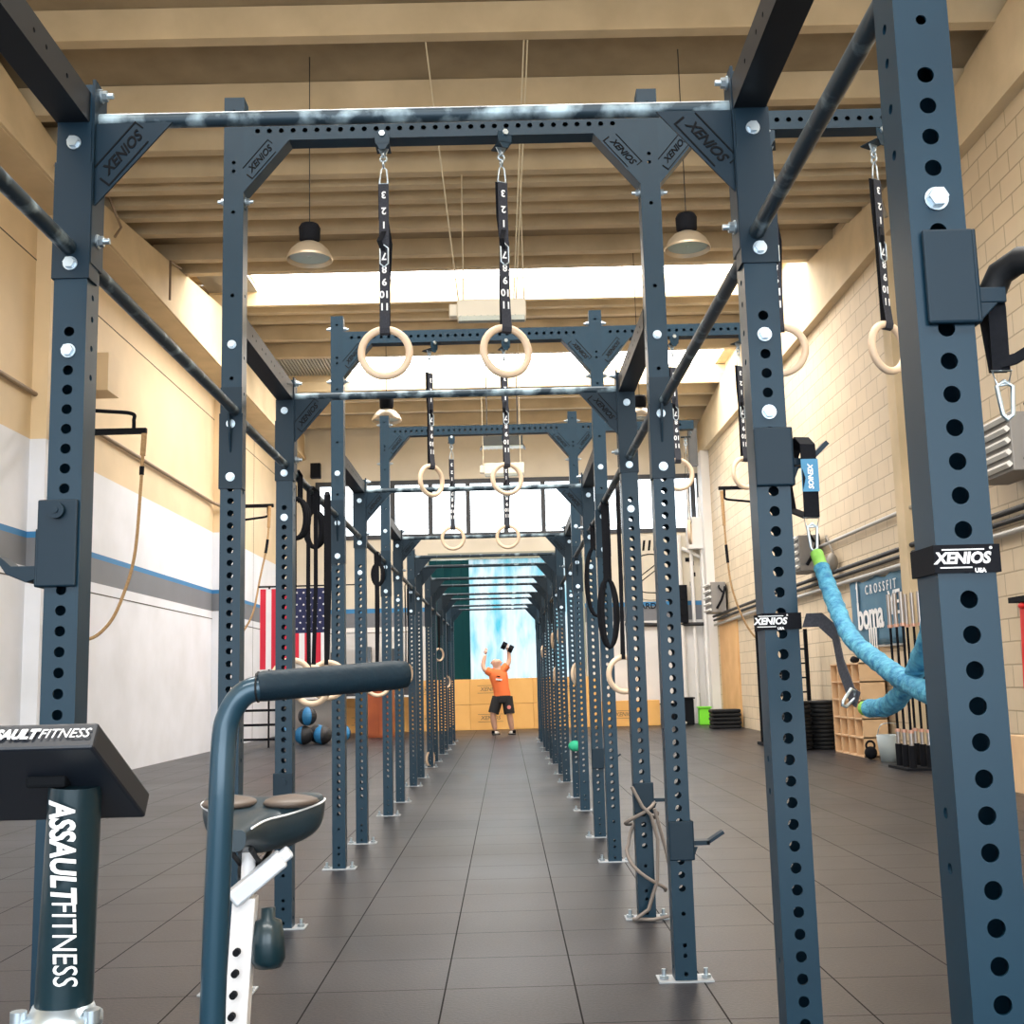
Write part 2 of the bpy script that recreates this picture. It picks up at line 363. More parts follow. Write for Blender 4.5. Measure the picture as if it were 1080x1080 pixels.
for y, d in ((21.83, .5), (27.57, .45), (-1.2, .45), (7.1, .45)):   # deep well beams beyond each skylight and each made-up fill opening
    z = zroof(y)
    rb2.prism([(-5.6, y-.10, z), (-5.6, y, z), (-5.6, y+.05, z+d), (-5.6, y-.10, z+d), (-5.6, y-.14, z+.22)], (11.15, 0, 0))
struct('trim_11', rb, M_CONC); 
M_WELL = mat('skylight_well_paint', (.74, .60, .38), .7, noise=(.62, .49, .30), scale=1.5)
struct('trim_12', rb2, M_WELL)
M_SKYL = mat('skylight_panel', (.9, .92, .95), .6, emit=(1.0, .97, .95, 9))
def skypane(n, y0, y1, x0, x1):
    z0 = z1 = zroof(y1)+.47
    struct('window_%d' % n, MB().prism([(x0, y0-.05, z0), (x0, y1+.05, z1), (x0, y1+.05, z1+.02), (x0, y0-.05, z0+.02)], (x1-x0, 0, 0)), M_SKYL)
skypane(2, 19.3, 21.75, -4.7, 5.3); skypane(3, 25.35, 27.5, -3.7, 5.3)
struct('trim_25', MB().box(-5.9, 5.7, 19.25, 19.30, zroof(19.24)+.2, 9.12).box(-5.9, 5.7, 25.28, 25.32, zroof(25.3)+.2, 8.86)
       .box(-5.9, -4.7, 19.3, 21.8, 9.05, 9.12).box(5.3, 5.7, 19.3, 21.8, 9.05, 9.12).box(-5.9, -3.7, 25.3, 27.6, 8.85, 8.9).box(5.3, 5.7, 25.3, 27.6, 8.8, 8.86), M_WELL)
m_cor = mat('corrugated_roof_sheet', (.42, .40, .36), .6)
c = MB()
for k in range(26):
    x = -5.6+k*.075; c.box(x, x+.04, 25.35, 27.5, 8.72, 8.80)
c.box(-5.6, -3.66, 25.35, 27.5, 8.80, 8.83); c.box(-5.6, -4.66, 19.3, 21.75, 8.85, 8.9)
struct('trim_13', c, m_cor)
M_OUT = mat('closed_roof', (.3, .27, .2), .9)
struct('trim_14', MB().box(-5.9, 5.7, -3.95, -1.15, 8.3, 8.4).box(-5.9, 5.7, 4.85, 7.2, 9.05, 9.15), M_OUT)  # caps the made-up openings above the overhead fill lamps
# conduit, cable runs on walls
def sweep(name, pts, r, m, n=8): return MB().tube(pts, r, n)
M_COND = mat('brown_conduit', (.30, .22, .15), .6); M_CABLE = mat('black_cable', (.02, .02, .022), .6); M_GCOND = mat('grey_conduit', (.45, .44, .42), .4, .3)
struct('trim_15', MB().tube([(WL+.05, 6, 4.95), (WL+.05, 23.1, 4.95), (WL+.12, 23.3, 4.93), (WL+.26, 23.35, 4.85)], .03), M_COND)
for i, (z, r, x, mm_) in enumerate(((2.88, .035, .10, M_CABLE), (2.78, .03, .09, M_CABLE), (2.66, .035, .08, M_GCOND), (3.38, .03, .07, M_GCOND))):
    y1 = 30.2 if i < 3 else 22.0
    struct('trim_%d' % (16+i), MB().tube([(WR-x, 8, z), (WR-x, 14, z), (WR-x, 22, z-(.03 if i < 3 else 0)), (WR-x, y1, z-.12 if i < 3 else z)], r), mm_)
struct('trim_20', MB().tube([(5.3, 30.8, 2.60), (4.0, 30.95, 2.62), (3.2, 30.9, 2.66)], .05, 8), M_CABLE)
struct('trim_21', MB().tube([(4.7, 30.92, 0), (4.7, 30.92, 1.2), (4.7, 30.92, 5)], .10, 10).tube([(5.05, 30.9, 0), (5.05, 30.9, 6.4)], .05, 8), M_TRIM)
struct('trim_22', MB().tube([(-5.28, 13.2, 7.5), (-5.28, 15.0, 7.95), (-5.28, 15.6, 7.7), (-5.28, 15.35, 7.46)], .02, 8)
       .tube([(-5.28, 18.6, 8.2), (-5.28, 18.0, 8.1), (-5.28, 18.0, 7.45)], .02, 8), M_COND)
struct('trim_23', MB().tube([(5.36, 15.2, 7.9), (5.30, 15.1, 7.7), (5.34, 15.0, 7.35)], .025, 8), M_GCOND)

# ------------------------------------------------------------------ the rig
XL, XR, W = -1.14, 0.695, 0.088
Tn = [1.726+3.103*k for k in range(8)]; Sn = [t+1.227 for t in Tn]
HS, HT = 2.84, 3.806
rig = thing('training_rig', 'long blue-black steel pull-up rig of perforated uprights bolted to the floor', 'rig', (0, 0, 0))

def panel(mb, w_, z0, z1, holes, M, n=14, th=.004):
    """flat perforated face: local x across, y up (z), pushed through matrix M; rims go to local +z"""
    cur = z0; hs = sorted(holes)
    def quad(a, b_):
        if b_-a > 1e-5: mb.add([M @ Vector(p) for p in ((-w_/2, a, 0), (w_/2, a, 0), (w_/2, b_, 0), (-w_/2, b_, 0))], [(0, 1, 2, 3)])
    for z, r in hs:
        hh = min(.0255, r*1.35+.004); a, b_ = z-hh, z+hh
        if a < cur-1e-6: continue
        quad(cur, a)
        ca = math.atan2(hh, w_/2); an = sorted([2*PI*i/n+PI/n for i in range(n)]+[ca, PI-ca, PI+ca, 2*PI-ca])
        o, i_, j_ = [], [], []
        for t in an:
            c_, s_ = math.cos(t), math.sin(t); k = min((w_/2)/max(abs(c_), 1e-9), hh/max(abs(s_), 1e-9))
            o.append(M @ Vector((c_*k, z+s_*k, 0))); i_.append(M @ Vector((c_*r, z+s_*r, 0))); j_.append(M @ Vector((c_*r, z+s_*r, th)))
        N = len(an)
        mb.add(o+i_+j_, [(q, (q+1) % N, N+(q+1) % N, N+q) for q in range(N)]+[(N+q, N+(q+1) % N, 2*N+(q+1) % N, 2*N+q) for q in range(N)])
        cur = b_
    quad(cur, z1)
BIG, SML = .0135, .0085
low = [(.03, SML), (.10, SML), (.14, SML), (.262, SML)]
mid = [(.36+.0525*i, BIG) for i in range(35)]            # .37 .. 2.10
sF = low+mid+[(2.45, SML), (2.60, SML), (2.78, SML)]
tF = low+mid+[(2.24, SML), (2.52, SML), (2.89, SML), (3.27, SML), (3.46, SML), (3.50, SML), (3.74, SML)]
side = [(.05, SML), (.14, SML), (.5, SML), (.91, SML), (.99, SML), (2.03, SML), (2.11, SML), (2.19, SML), (2.25, SML), (2.33, SML), (2.46, SML), (2.62, SML)]
def upright_mesh(H, fh, sh, n):
    mb = MB(); h = W/2
    # front (-Y): matrix maps local (x,y,z)->(x, -h+z, y)
    panel(mb, W, 0, H, fh, Matrix(((1, 0, 0, 0), (0, 0, 1, -h), (0, 1, 0, 0), (0, 0, 0, 1))), n)
    panel(mb, W, 0, H, fh, Matrix(((1, 0, 0, 0), (0, 0, -1, h), (0, 1, 0, 0), (0, 0, 0, 1))), n)
    panel(mb, W, 0, H, sh, Matrix(((0, 0, 1, -h), (1, 0, 0, 0), (0, 1, 0, 0), (0, 0, 0, 1))), max(8, n-4))
    panel(mb, W, 0, H, sh, Matrix(((0, 0, -1, h), (1, 0, 0, 0), (0, 1, 0, 0), (0, 0, 0, 1))), max(8, n-4))
    mb.add([(-h, -h, H), (h, -h, H), (h, h, H), (-h, h, H)], [(0, 1, 2, 3)])
    me = mb.mesh('upright', M_STEEL); return me
ME = {('S', 0): upright_mesh(HS, sF, side, 24), ('T', 0): upright_mesh(HT, tF, side+[(2.9, SML), (3.3, SML)], 24),
      ('S', 1): upright_mesh(HS, sF, side, 12), ('T', 1): upright_mesh(HT, tF, side, 14)}
bp_m = fixn(MB().box(-.11, .11, -.058, .058, 0, .006).mesh('base_plate', M_BASE))
ab_m = fixn(MB().cyl((0, 0, .008), (0, 0, .02), .02, 6).cyl((0, 0, .02), (0, 0, .045), .009, 10).mesh('anchor_bolt', M_ZINC))
hb_m = fixn(MB().cyl((0, 0, 0), (0, -.004, 0), .019, 20).cyl((0, -.004, 0), (0, -.016, 0), .0155, 6).mesh('hex_bolt', M_ZINC))      # faces -Y
hx_m = fixn(MB().cyl((0, 0, 0), (.004, 0, 0), .019, 16).cyl((.004, 0, 0), (.018, 0, 0), .015, 6).cyl((.018, 0, 0), (.034, 0, 0), .008, 10).mesh('hex_bolt', M_ZINC))   # faces +X
ups = {}
def link(name, me, par, loc, rot=None):
    o = bpy.data.objects.new(name, me); COL.objects.link(o); o.parent = par; o.location = loc
    if rot: o.rotation_euler = rot
    return o
OFFX = {('S', 0): .01, ('S', 1): -.012, ('T', 1): -.006, ('T', 3): .012, ('S', 3): .014}
frames = sorted([('T', k, Tn[k]+W/2) for k in range(8)]+[('S', k, Sn[k]+W/2) for k in range(8)], key=lambda q: q[2])
for ty, k, y in frames:
    for s, x in (('L', XL), ('R', XR)):
        tall = ty == 'T' and k < 4
        key = ('T' if tall else 'S', 0 if k < 2 else 1)
        u = link('upright', ME[key], rig, (x+OFFX.get((ty, k), 0), y, 0)); ups[(ty, k, s)] = u
        link('base_plate', bp_m, u, (0, 0, 0))
        for q in (-.085, .085): link('anchor_bolt', ab_m, u, (q, -.01, 0))
def YC(ty, k): return (Tn if ty == 'T' else Sn)[k]+W/2

# gusset with embossed logo: local origin at inner top corner, spans +x and -z
lg = textmesh('XENIOS', .040, .0012, .0010, .35)
def gusset_mesh():
    t = MB(); a, d, h = .20, .24, W/2
    t.prism([(0, -h, 0), (a, -h, 0), (0, -h, -d)], (0, .006, 0)); t.prism([(0, h-.006, 0), (a, h-.006, 0), (0, h-.006, -d)], (0, .006, 0))
    t.prism([(a, -h, 0), (0, -h, -d), (-.0, -h, -d+.012), (a-.010, -h, 0)], (0, W, 0))
    return fixn(t.mesh('gusset', M_STEEL))
gm = gusset_mesh()
def logo_mesh(mir):
    ang = math.atan2(.24, .20); h = W/2
    c_ = Vector((.072, -h-.001, -.088))
    if not mir: M = TR(*c_) @ RY(-ang) @ RX(PI/2)
    else: M = TR(-c_.x, c_.y, c_.z) @ RY(ang) @ RX(PI/2)
    items = [(lg, M, 0)]
    fr_ = MB().box(-.080, .088, .030, .034, -.001, .001).box(-.088, .070, -.034, -.030, -.001, .001).box(.088, .092, .005, .034, -.001, .001).box(-.094, -.088, -.034, 0.0, -.001, .001)
    items.append((fr_.mesh('t', M_LOGO), M, 0))
    mb = joined(items, M_LOGO); return mb.mesh('logo', M_LOGO)
lg_a, lg_b = logo_mesh(False), logo_mesh(True)
gm_b = gm.copy()
for v in gm_b.vertices: v.co.x = -v.co.x
gm_b.flip_normals()
def gusset(x, y, z, mir, near=True):
    o = link('gusset', gm_b if mir else gm, rig, (x, y, z))
    if near: link('logo', lg_b if mir else lg_a, o, (0, 0, 0))
    return o
# crossbeams (tall frames)
def beam_mesh(L, pitch=.0525, nh=None, dark=False):
    """hollow square beam along +x from 0..L, holes on the front and back"""
    mb = MB(); h = W/2; holes = [(.06+pitch*i, .0115) for i in range(int((L-.1)/pitch))]
    for s in (-1, 1):
        M = Matrix(((0, 1, 0, 0), (0, 0, -s, s*h), (1, 0, 0, 0), (0, 0, 0, 1)))
        panel(mb, W, 0, L, holes, M, 12)
    mb.add([(0, -h, -h), (L, -h, -h), (L, h, -h), (0, h, -h)], [(0, 1, 2, 3)]); mb.add([(0, -h, h), (L, -h, h), (L, h, h), (0, h, h)], [(0, 1, 2, 3)])
    mb.add([(L, -h, -h), (L, h, -h), (L, h, h), (L, -h, h)], [(0, 1, 2, 3)]); mb.add([(0, -h, -h), (0, h, -h), (0, h, h), (0, -h, h)], [(0, 1, 2, 3)])
    return mb.mesh('crossbeam', M_STEEL)
ZT = 3.645
Li = XR-XL-W
bm_in = beam_mesh(Li); bm_out = beam_mesh(1.14)
for k in range(0, 4):
    y = YC('T', k); ox = OFFX.get(('T', k), 0)
    link('crossbeam', bm_in, rig, (XL+W/2+ox, y, ZT))
    if k: link('outrigger_beam', bm_out, rig, (XR+W/2+ox, y, ZT))
    gusset(XL+W/2+ox, y, ZT-W/2, False); gusset(XR-W/2+ox, y, ZT-W/2, True)
    if k: gusset(XR+W/2+ox, y, ZT-W/2, False)
    for s, x in (('L', XL+W/2), ('R', XR+W/2)):
        u = ups[('T', k, s)]
        for z in (ZT+.075, ZT-.31): link('hex_bolt', hx_m, u, (W/2, 0, z)); link('hex_bolt', hx_m, u, (-W/2, 0, z), (0, 0, PI))
        link('hex_bolt', hb_m, u, (0, -W/2, 2.67))
# pull-up bars with end plates and gussets (short frames and far frames)
bar_me = fixn(MB().cyl((XL+W/2, 0, 0), (XR-W/2, 0, 0), .0205, 24).mesh('pull_up_bar', M_BAR))
bar_far = fixn(MB().cyl((XL+W/2, 0, 0), (XR-W/2, 0, 0), .0205, 10).mesh('pull_up_bar', M_PIPE))
pl_me = fixn(MB().box(0, .008, -.046, .046, -.42, .10).mesh('end_plate', M_PLATE))
gus_s = fixn(MB().prism([(0, -.03, 0), (.205, -.03, 0), (0, -.03, -.235)], (0, .006, 0)).mesh('gusset', M_PLATE))
gus_sb = gus_s.copy()
for v in gus_sb.vertices: v.co.x = -v.co.x
gus_sb.flip_normals()
lsa = lg_a.copy(); lsb = lg_b.copy()
for l_ in (lsa, lsb):
    for v in l_.vertices: v.co.y += W/2-.03
HB = 2.754
for ty, k, y in frames:
    if ty == 'T' and k < 4: continue
    near = ty == 'S' and k < 4; ox = OFFX.get((ty, k), 0)
    link('pull_up_bar', bar_me if near else bar_far, rig, (ox, y, HB))
    for s, x, mir in (('L', XL+W/2, False), ('R', XR-W/2, True)):
        p = link('end_plate', pl_me, rig, (x+ox, y, HB), (0, 0, PI) if mir else None)
        if k < 3 or near:
            for z in (.075, -.345): link('hex_bolt', hx_m, p, (.008, 0, z))
        g_ = link('gusset', gus_sb if mir else gus_s, rig, (x+ox+(-.008 if mir else .008), y, HB-.02))
        if near: link('logo', lsb if mir else lsa, g_, (0, 0, 0))
# side beams T->S at bar height, side pipes everywhere, saddle plates
sbeam = None
def sidebeam_mesh(L):
    mb = MB(); h = W/2; holes = [(.10+.105*i+(.0 if i % 2 else .03), SML*.8) for i in range(int((L-.15)/.105))]
    for s in (-1, 1):
        M = Matrix(((0, 0, -s, s*h), (0, 1, 0, 0), (1, 0, 0, 0), (0, 0, 0, 1)))
        panel(mb, W, 0, L, holes, M, 12)
    for z in (-h, h): mb.add([(-h, 0, z), (h, 0, z), (h, L, z), (-h, L, z)], [(0, 1, 2, 3)])
    return mb.mesh('side_beam', M_DARKST)
Lb = 1.227-W; sbm = sidebeam_mesh(Lb)
Lg = 3.103-1.227-W
sad = fixn(MB().box(-.046, .046, -.006, 0, -.225, .215).box(-.05, -.044, -.006, .06, -.225, .10).box(.044, .05, -.006, .06, -.225, .10).mesh('saddle_plate', M_PLATE))
web = fixn(MB().prism([(-.004, 0, -.01), (-.004, -.05, -.01), (-.004, -.03, -.09), (-.004, 0, -.17)], (.008, 0, 0)).mesh('web_plate', M_PLATE))
ZP = 2.375
p_short = fixn(MB().cyl((0, 0, 0), (0, Lb, 0), .021, 16).mesh('side_pipe', M_PIPE)); p_long = fixn(MB().cyl((0, 0, 0), (0, Lg, 0), .021, 16).mesh('side_pipe', M_PIPE))
for s, X in (('L', XL), ('R', XR)):
    for k in range(8):
        yt, ys = YC('T', k), YC('S', k)
        ot, os_ = OFFX.get(('T', k), 0), OFFX.get(('S', k), 0)
        link('side_beam', sbm, rig, (X+(ot+os_)/2, yt+W/2, 2.773))
        link('side_pipe', p_short, rig, (X+(ot+os_)/2, yt+W/2, ZP))
        if k < 7: link('side_pipe', p_long, rig, (X+os_, ys+W/2, ZP))
        # saddle plates: front of each short post, front of each tall post
        a = link('saddle_plate', sad, rig, (X+os_, ys-W/2, 2.515))
        for z in (.155, -.185):
            if k < 5: link('hex_bolt', hb_m, a, (0, -.006, z))
        if k:
            a = link('saddle_plate', sad, rig, (X+ot, yt-W/2, 2.265))
            if k < 5:
                for z in (.055, -.175): link('hex_bolt', hb_m, a, (0, -.006, z))
                link('web_plate', web, a, (0, -.006, .10))
    for ty in ('T', 'S'):
        for k in range(4):
            if ty == 'T' and k: continue
            link('hex_bolt', hb_m, ups[(ty, k, s)], (0, -W/2, 1.935 if (ty, k) == ('T', 0) else 2.0925))
    if s == 'R': link('hex_bolt', hb_m, ups[('S', 0, s)], (0, -W/2, 1.8825))

# ------------------------------------------------------------------ gymnastic rings on the crossbeams
def strap_text():
    items = []
    for z, t in ((.72, '3'), (.645, '2'), (.58, '1'), (.435, '7'), (.375, '8'), (.318, '9'), (.262, '10'), (.205, '11')):
        me = textmesh(t, .044, .0006, .0012)
        items.append((me, TR(0, -.0118 if z > .23 else -.0150, z) @ RY(PI) @ RX(PI/2), 0))
    return joined(items, None)
def make_ring(label, loc):
    t = thing('gymnastic_ring', label, 'gymnastic ring', loc, 0, 'wooden rings hanging from the tall crossbeams')
    obj('ring_body', MB().torus((0, 0, 0), .104, .0165, 'y', 48, 14), M_WOOD, t)
    st = MB()
    st.ribbon([(-.004, .014, .78), (-.004, .012, .62), (.012, .02, .50), (.002, .012, .3), (0, .010, .12)], .044, th=.003, mi=1)
    st.ribbon([(0, -.008, .77), (0, -.007, .6), (0, -.007, .4), (0, -.007, .22), (0, -.016, .135), (0, -.020, .104), (0, -.014, .085), (0, .0, .08), (0, .016, .088), (0, .019, .11)], .044, th=.003)
    st.ribbon([(0, -.008, .55), (-.02, -.03, .50), (-.004, -.012, .46)], .022, th=.003, mi=1)
    s_ = obj('strap', st, [M_STRAPG, M_BLACK], t)
    obj('printed_number', strap_text(), M_WHITE, s_)
    obj('buckle', MB().tube([(-.018, -.014, .47), (-.018, -.014, .40), (0, -.014, .385), (.018, -.014, .40), (.018, -.014, .47), (0, -.014, .485)], .0035, 8, closed=True), M_ZINC, t)
    obj('carabiner', MB().tube([(-.019, 0, .775), (.019, 0, .775), (.013, 0, .84), (0, 0, .855), (-.010, 0, .84)], .004, 8, closed=True), M_ZINC, t)
    obj('shackle', MB().torus((0, 0, .868), .014, .005, 'x', 16, 8).torus((0, 0, .892), .014, .005, 'y', 16, 8).torus((0, 0, .912), .012, .005, 'x', 16, 8), M_ZINC, t)
    obj('hanger_plate', MB().prism([(-.032, -W/2-.010, .99), (.032, -W/2-.010, .99), (.032, -W/2-.010, .95), (.012, -W/2-.010, .915), (-.012, -W/2-.010, .915), (-.032, -W/2-.010, .95)], (0, .004, 0))
        .box(-.032, .032, -W/2-.010, W/2, .938, .942), M_STEEL, t)
    obj('hanger_eye', MB().cyl((0, -W/2-.010, .985), (0, -W/2-.02, .985), .014, 6).prism([(-.024, -.004, .938), (.024, -.004, .938), (.008, -.004, .905), (-.008, -.004, .905)], (0, .008, 0)), M_ZINC, t)
    return t
RZ0 = 2.66
lab = ['left of the two wooden rings hanging nearest, over the aisle from the near tall crossbeam',
       'right of the two wooden rings hanging nearest, over the aisle from the near tall crossbeam',
       'inner wooden ring on the near outrigger beam, just right of the near blue post',
       'outer wooden ring at the end of the near outrigger beam, beside the large right post']
r0 = make_ring(lab[0], (-.49, YC('T', 1), RZ0-.03)); dup(r0, (.035, YC('T', 1), RZ0-.035), .05, lab[1]).rotation_euler = (0, 0, .35)
dup(r0, (1.23, YC('T', 1), RZ0-.06), -.25, lab[2]); dup(r0, (1.70, YC('T', 1), RZ0-.06), .55, lab[3])
lab2 = ['left of the two wooden rings over the aisle from the second tall crossbeam', 'right of the two wooden rings over the aisle from the second tall crossbeam',
        'inner wooden ring on the second outrigger beam, seen right of the perforated post', 'outer wooden ring on the second outrigger beam, partly behind the near right post']
for x, a, l in zip((-.49, .04, 1.24, 1.71), (.8, .3, .2, .5), lab2): dup(r0, (x, YC('T', 2), RZ0-.05), a, l)
lab3 = ['left of the two smallest-looking wooden rings over the aisle, from the third tall crossbeam', 'right of the two smallest-looking wooden rings over the aisle, from the third tall crossbeam',
        'thin edge-on wooden ring hanging from the third outrigger beam by the far wall']
for x, a, l in zip((-.48, .05, 1.86-.05), (.1, -.1, 1.35), lab3): dup(r0, (x, YC('T', 3), RZ0-.07), a, l)

# rings stored on the side pipes
def stored(loc, rotz, label, L=1.06, tx=.024):
    t = thing('gymnastic_ring', label, 'gymnastic ring', loc, rotz, 'wooden rings stored on the side pipes')
    obj('ring_body', MB().torus((0, 0, 0), .104, .0165, 'y', 36, 12), M_WOOD, t)
    st = MB(); st.ribbon([(-.012, -.02, .09), (-.014, -.027, L*.5), (-.012, -.026, L), (0, 0, L+.026), (.012, .026, L), (.014, .022, L*.5), (.0, .02, .09)], tx, th=.004)
    obj('strap', st, M_BLACK, t); return t
st_list = [((XL-.06, 6.55, 1.25), .2, 'left of the wooden rings hung low on the left pipe, above the foam grip', 1.10),
           ((XL+.02, 6.75, 1.21), -.2, 'middle one of three wooden rings hung low on the left pipe, above the foam grip', 1.14),
           ((XL+.08, 6.95, 1.24), .3, 'right of the wooden rings hung low on the left pipe, above the foam grip', 1.11),
           ((XL+.02, 10.2, 1.22), .3, 'wooden ring on a black strap hung behind the tip of the foam grip', 1.13),
           ((XL, 13.5, 1.33), 1.15, 'wooden ring seen at an angle just right of the foam grip tip', 1.02),
           ((XL, 17.3, .125), 1.1, 'wooden ring hung lowest, almost touching the floor by left posts', 2.22),
           ((XL, 20.0, 1.70), .9, 'wooden ring stored high on the far left posts left of the man', .65),
           ((XL, 22.6, 1.24), 1.1, 'small far wooden ring on left posts nearest the plywood wall', 1.11),
           ((XR+.02, 7.05, 1.23), .35, 'pale wooden ring hung low on the right pipe with bundled black straps', 1.12),
           ((XR, 11.2, 1.26), .9, 'nearer wooden ring of the pair crossed low on the right-hand posts midway along', 1.09),
           ((XR+.01, 11.45, 1.27), 1.3, 'further wooden ring of the pair crossed low on the right-hand posts midway along', 1.08),
           ((XR, 14.6, 1.76), 1.25, 'wooden ring seen edge-on high on the right posts above the green grip', .59),
           ((XR, 16.2, 1.28), 1.25, 'narrow edge-on wooden ring low between the right posts', 1.07),
           ((XR, 16.9, 1.78), 1.35, 'narrow edge-on wooden ring high between the right posts', .57),
           ((XR, 21.3, 1.74), 1.2, 'furthest small wooden ring on right posts next to the strip curtain', .61)]
for loc, a, l, L in st_list: stored(loc, a, l, L)
def bundle(loc, label, h=.3, rings=3, r=.07):
    t = MB()
    for i in range(rings):
        pts = [(loc[0]+r*(.8+.15*i)*math.cos(a), loc[1]+.012*i, loc[2]-h/2+h/2*math.sin(a)) for a in [2*PI*q/24 for q in range(24)]]
        t.tube(pts, .012, 8, closed=True, flat=.005)
    t.ribbon([(loc[0]-.015, loc[1]-.022, loc[2]-.02), (loc[0]-.015, loc[1]-.03, ZP), (loc[0], loc[1], ZP+.026), (loc[0]+.015, loc[1]+.03, ZP), (loc[0]+.015, loc[1]+.03, loc[2]-.02)], .03, th=.004)
    return tag(obj('strap_bundle', t, M_BLACK), label, 'strap', 'looped black straps on the side pipes')
bundle((XR, 8.75, 2.20), 'large open loop of black strap hanging from right pipe between tall posts', .52, 2, .075)
bundle((XR-.01, 7.6, 1.86), 'thick knotted bundle of black straps above the pale ring on the right', .45, 4, .05)
bundle((XL, 6.35, 2.24), 'upper folded bundle of black straps on left pipe before the ceiling corner', .22, 3, .06)
bundle((XL, 6.95, 2.26), 'lower folded bundle of black straps on left pipe next to window', .22, 4, .05)
bundle((XL, 10.45, 2.30), 'small bundle of black straps on left pipe further along', .20, 3, .05)

# ------------------------------------------------------------------ hooks and attachments on the near posts
t = thing('spotter_hook', 'blue steel hook with round knob on the near left post', 'rack hook', (XL, 2.953, 1.47))
obj('mounting_plate', MB().box(-.052, .050, -.014, -.002, 0, .225).box(-.056, -.047, -.014, .10, -.0, .15), M_PLATE, t, bevel=.012)
obj('hook_arm', MB().prism([(-.054, -.012, .02), (-.054, -.012, .055), (-.115, -.012, .055), (-.150, -.012, .085), (-.158, -.012, .078), (-.128, -.012, .035), (-.075, -.012, .012)], (0, .07, 0)), M_PLATE, t, bevel=.002)
obj('locking_knob', MB().cyl((0, -.014, .195), (0, -.030, .195), .021, 24).cyl((0, -.030, .195), (0, -.034, .195), .008, 12), M_PLATE, t, bevel=.002)

def horn(name, label, loc, right_len=.10, rise=.05):
    t = thing(name, label, 'rack hook', loc)
    obj('mounting_plate', MB().box(-.046, .054, -.012, -.002, 0, .155).box(.047, .056, -.012, .09, 0, .155), M_PLATE, t, bevel=.010)
    obj('hook_arm', MB().bar((.05, .03, .065), (.05+right_len*.55, .03, .065), .05, .018, up=(0, 0, 1)).prism([(.05, .0, .05), (.05, .0, -.0), (.07, .0, .05)], (0, .012, 0))
        .bar((.045+right_len*.5, .03, .062), (.05+right_len, .03, .065+rise), .05, .012), M_PLATE, t)
    return t
horn('spotter_hook', 'blue steel hook holding the light blue sling on the second right post', (XR+.01, 2.953, 1.685))
horn('spotter_hook', 'upturned steel hook low on the third right post', (XR-.006, 4.829, .47+.0), .13, .04)
horn('spotter_hook', 'small steel hook low on post beside the looped grey cable', (XR-.0, 9.155, .52), .13, .04)
horn('spotter_hook', 'small steel hook low on the post wrapped with grey cable', (XR-.012, 6.056, .52), .13, .04)
def plate_only(loc, label):
    return tag(obj('spotter_hook', MB().box(-.048, .048, -.012, -.002, 0, .30).box(-.052, -.046, -.012, .1, 0, .30).cyl((0, -.012, .255), (0, -.020, .255), .018, 16), M_PLATE, None, loc, bevel=.006), label, 'rack hook')
plate_only((XL-.012, 6.056, .47), 'blue steel hook plate low on left post behind the bike saddle')

# dip handle on the near right post
t = thing('dip_handle', 'thick black round handle on plate on the nearest right post', 'handle', (XR, 1.726, 1.73))
obj('mounting_plate', MB().box(-.030, .050, -.012, -.002, 0, .152).box(.046, .054, -.012, .09, 0, .152), M_PLATE, t, bevel=.008)
obj('bracket_arm', MB().box(.05, .098, .0, .05, .035, .060).prism([(.05, .0, .0), (.085, .0, .035), (.05, .0, .035)], (0, .012, 0)), M_PLATE, t, bevel=.002)
obj('foam_tube', MB().tube([(.086, .03, .055), (.10, .02, .088), (.118, -.01, .098), (.16, -.08, .075), (.25, -.25, .0)], .0215, 18), M_RUBBER, t)

# bands with lettering round the posts
def band(loc, label, wz=.045, tx=None):
    t = thing('post_strap', label, 'strap', loc)
    h = W/2+.003
    mb = MB()
    for x0, x1, y0, y1 in ((-h-.003, h+.003, -h-.003, -h), (-h-.003, h+.003, h, h+.003), (-h-.003, -h, -h, h), (h, h+.003, -h, h)): mb.box(x0, x1, y0, y1, 0, wz)
    obj('band', mb, M_BLACK, t)
    if tx:
        lm = textmesh('XENIOS', .0235, .0006, .0009, .2); l2 = textmesh('USA', .009, .0006, .0004); l3 = textmesh('®', .006, .0006, .0001)
        fr_ = MB().box(-.030, .034, .0125, .0145, 0, .0006).box(-.034, .014, -.0145, -.0125, 0, .0006).mesh('t', M_WHITE)
        B = TR(tx, -h-.0036, wz/2) @ RX(PI/2)
        obj('lettering', joined([(lm, B, 0), (l2, B @ TR(.026, -.0185, 0), 0), (l3, B @ TR(.044, .015, 0), 0), (fr_, B, 0)], None), M_WHITE, t)
    return t
band((XR, YC('T', 0), 1.345), 'black strap with white lettering round the nearest right post', .042, -.008)
band((XR+.01, YC('S', 0), 1.315), 'black strap round the second right post, tail running to the bungee', .042, -.050+.02)

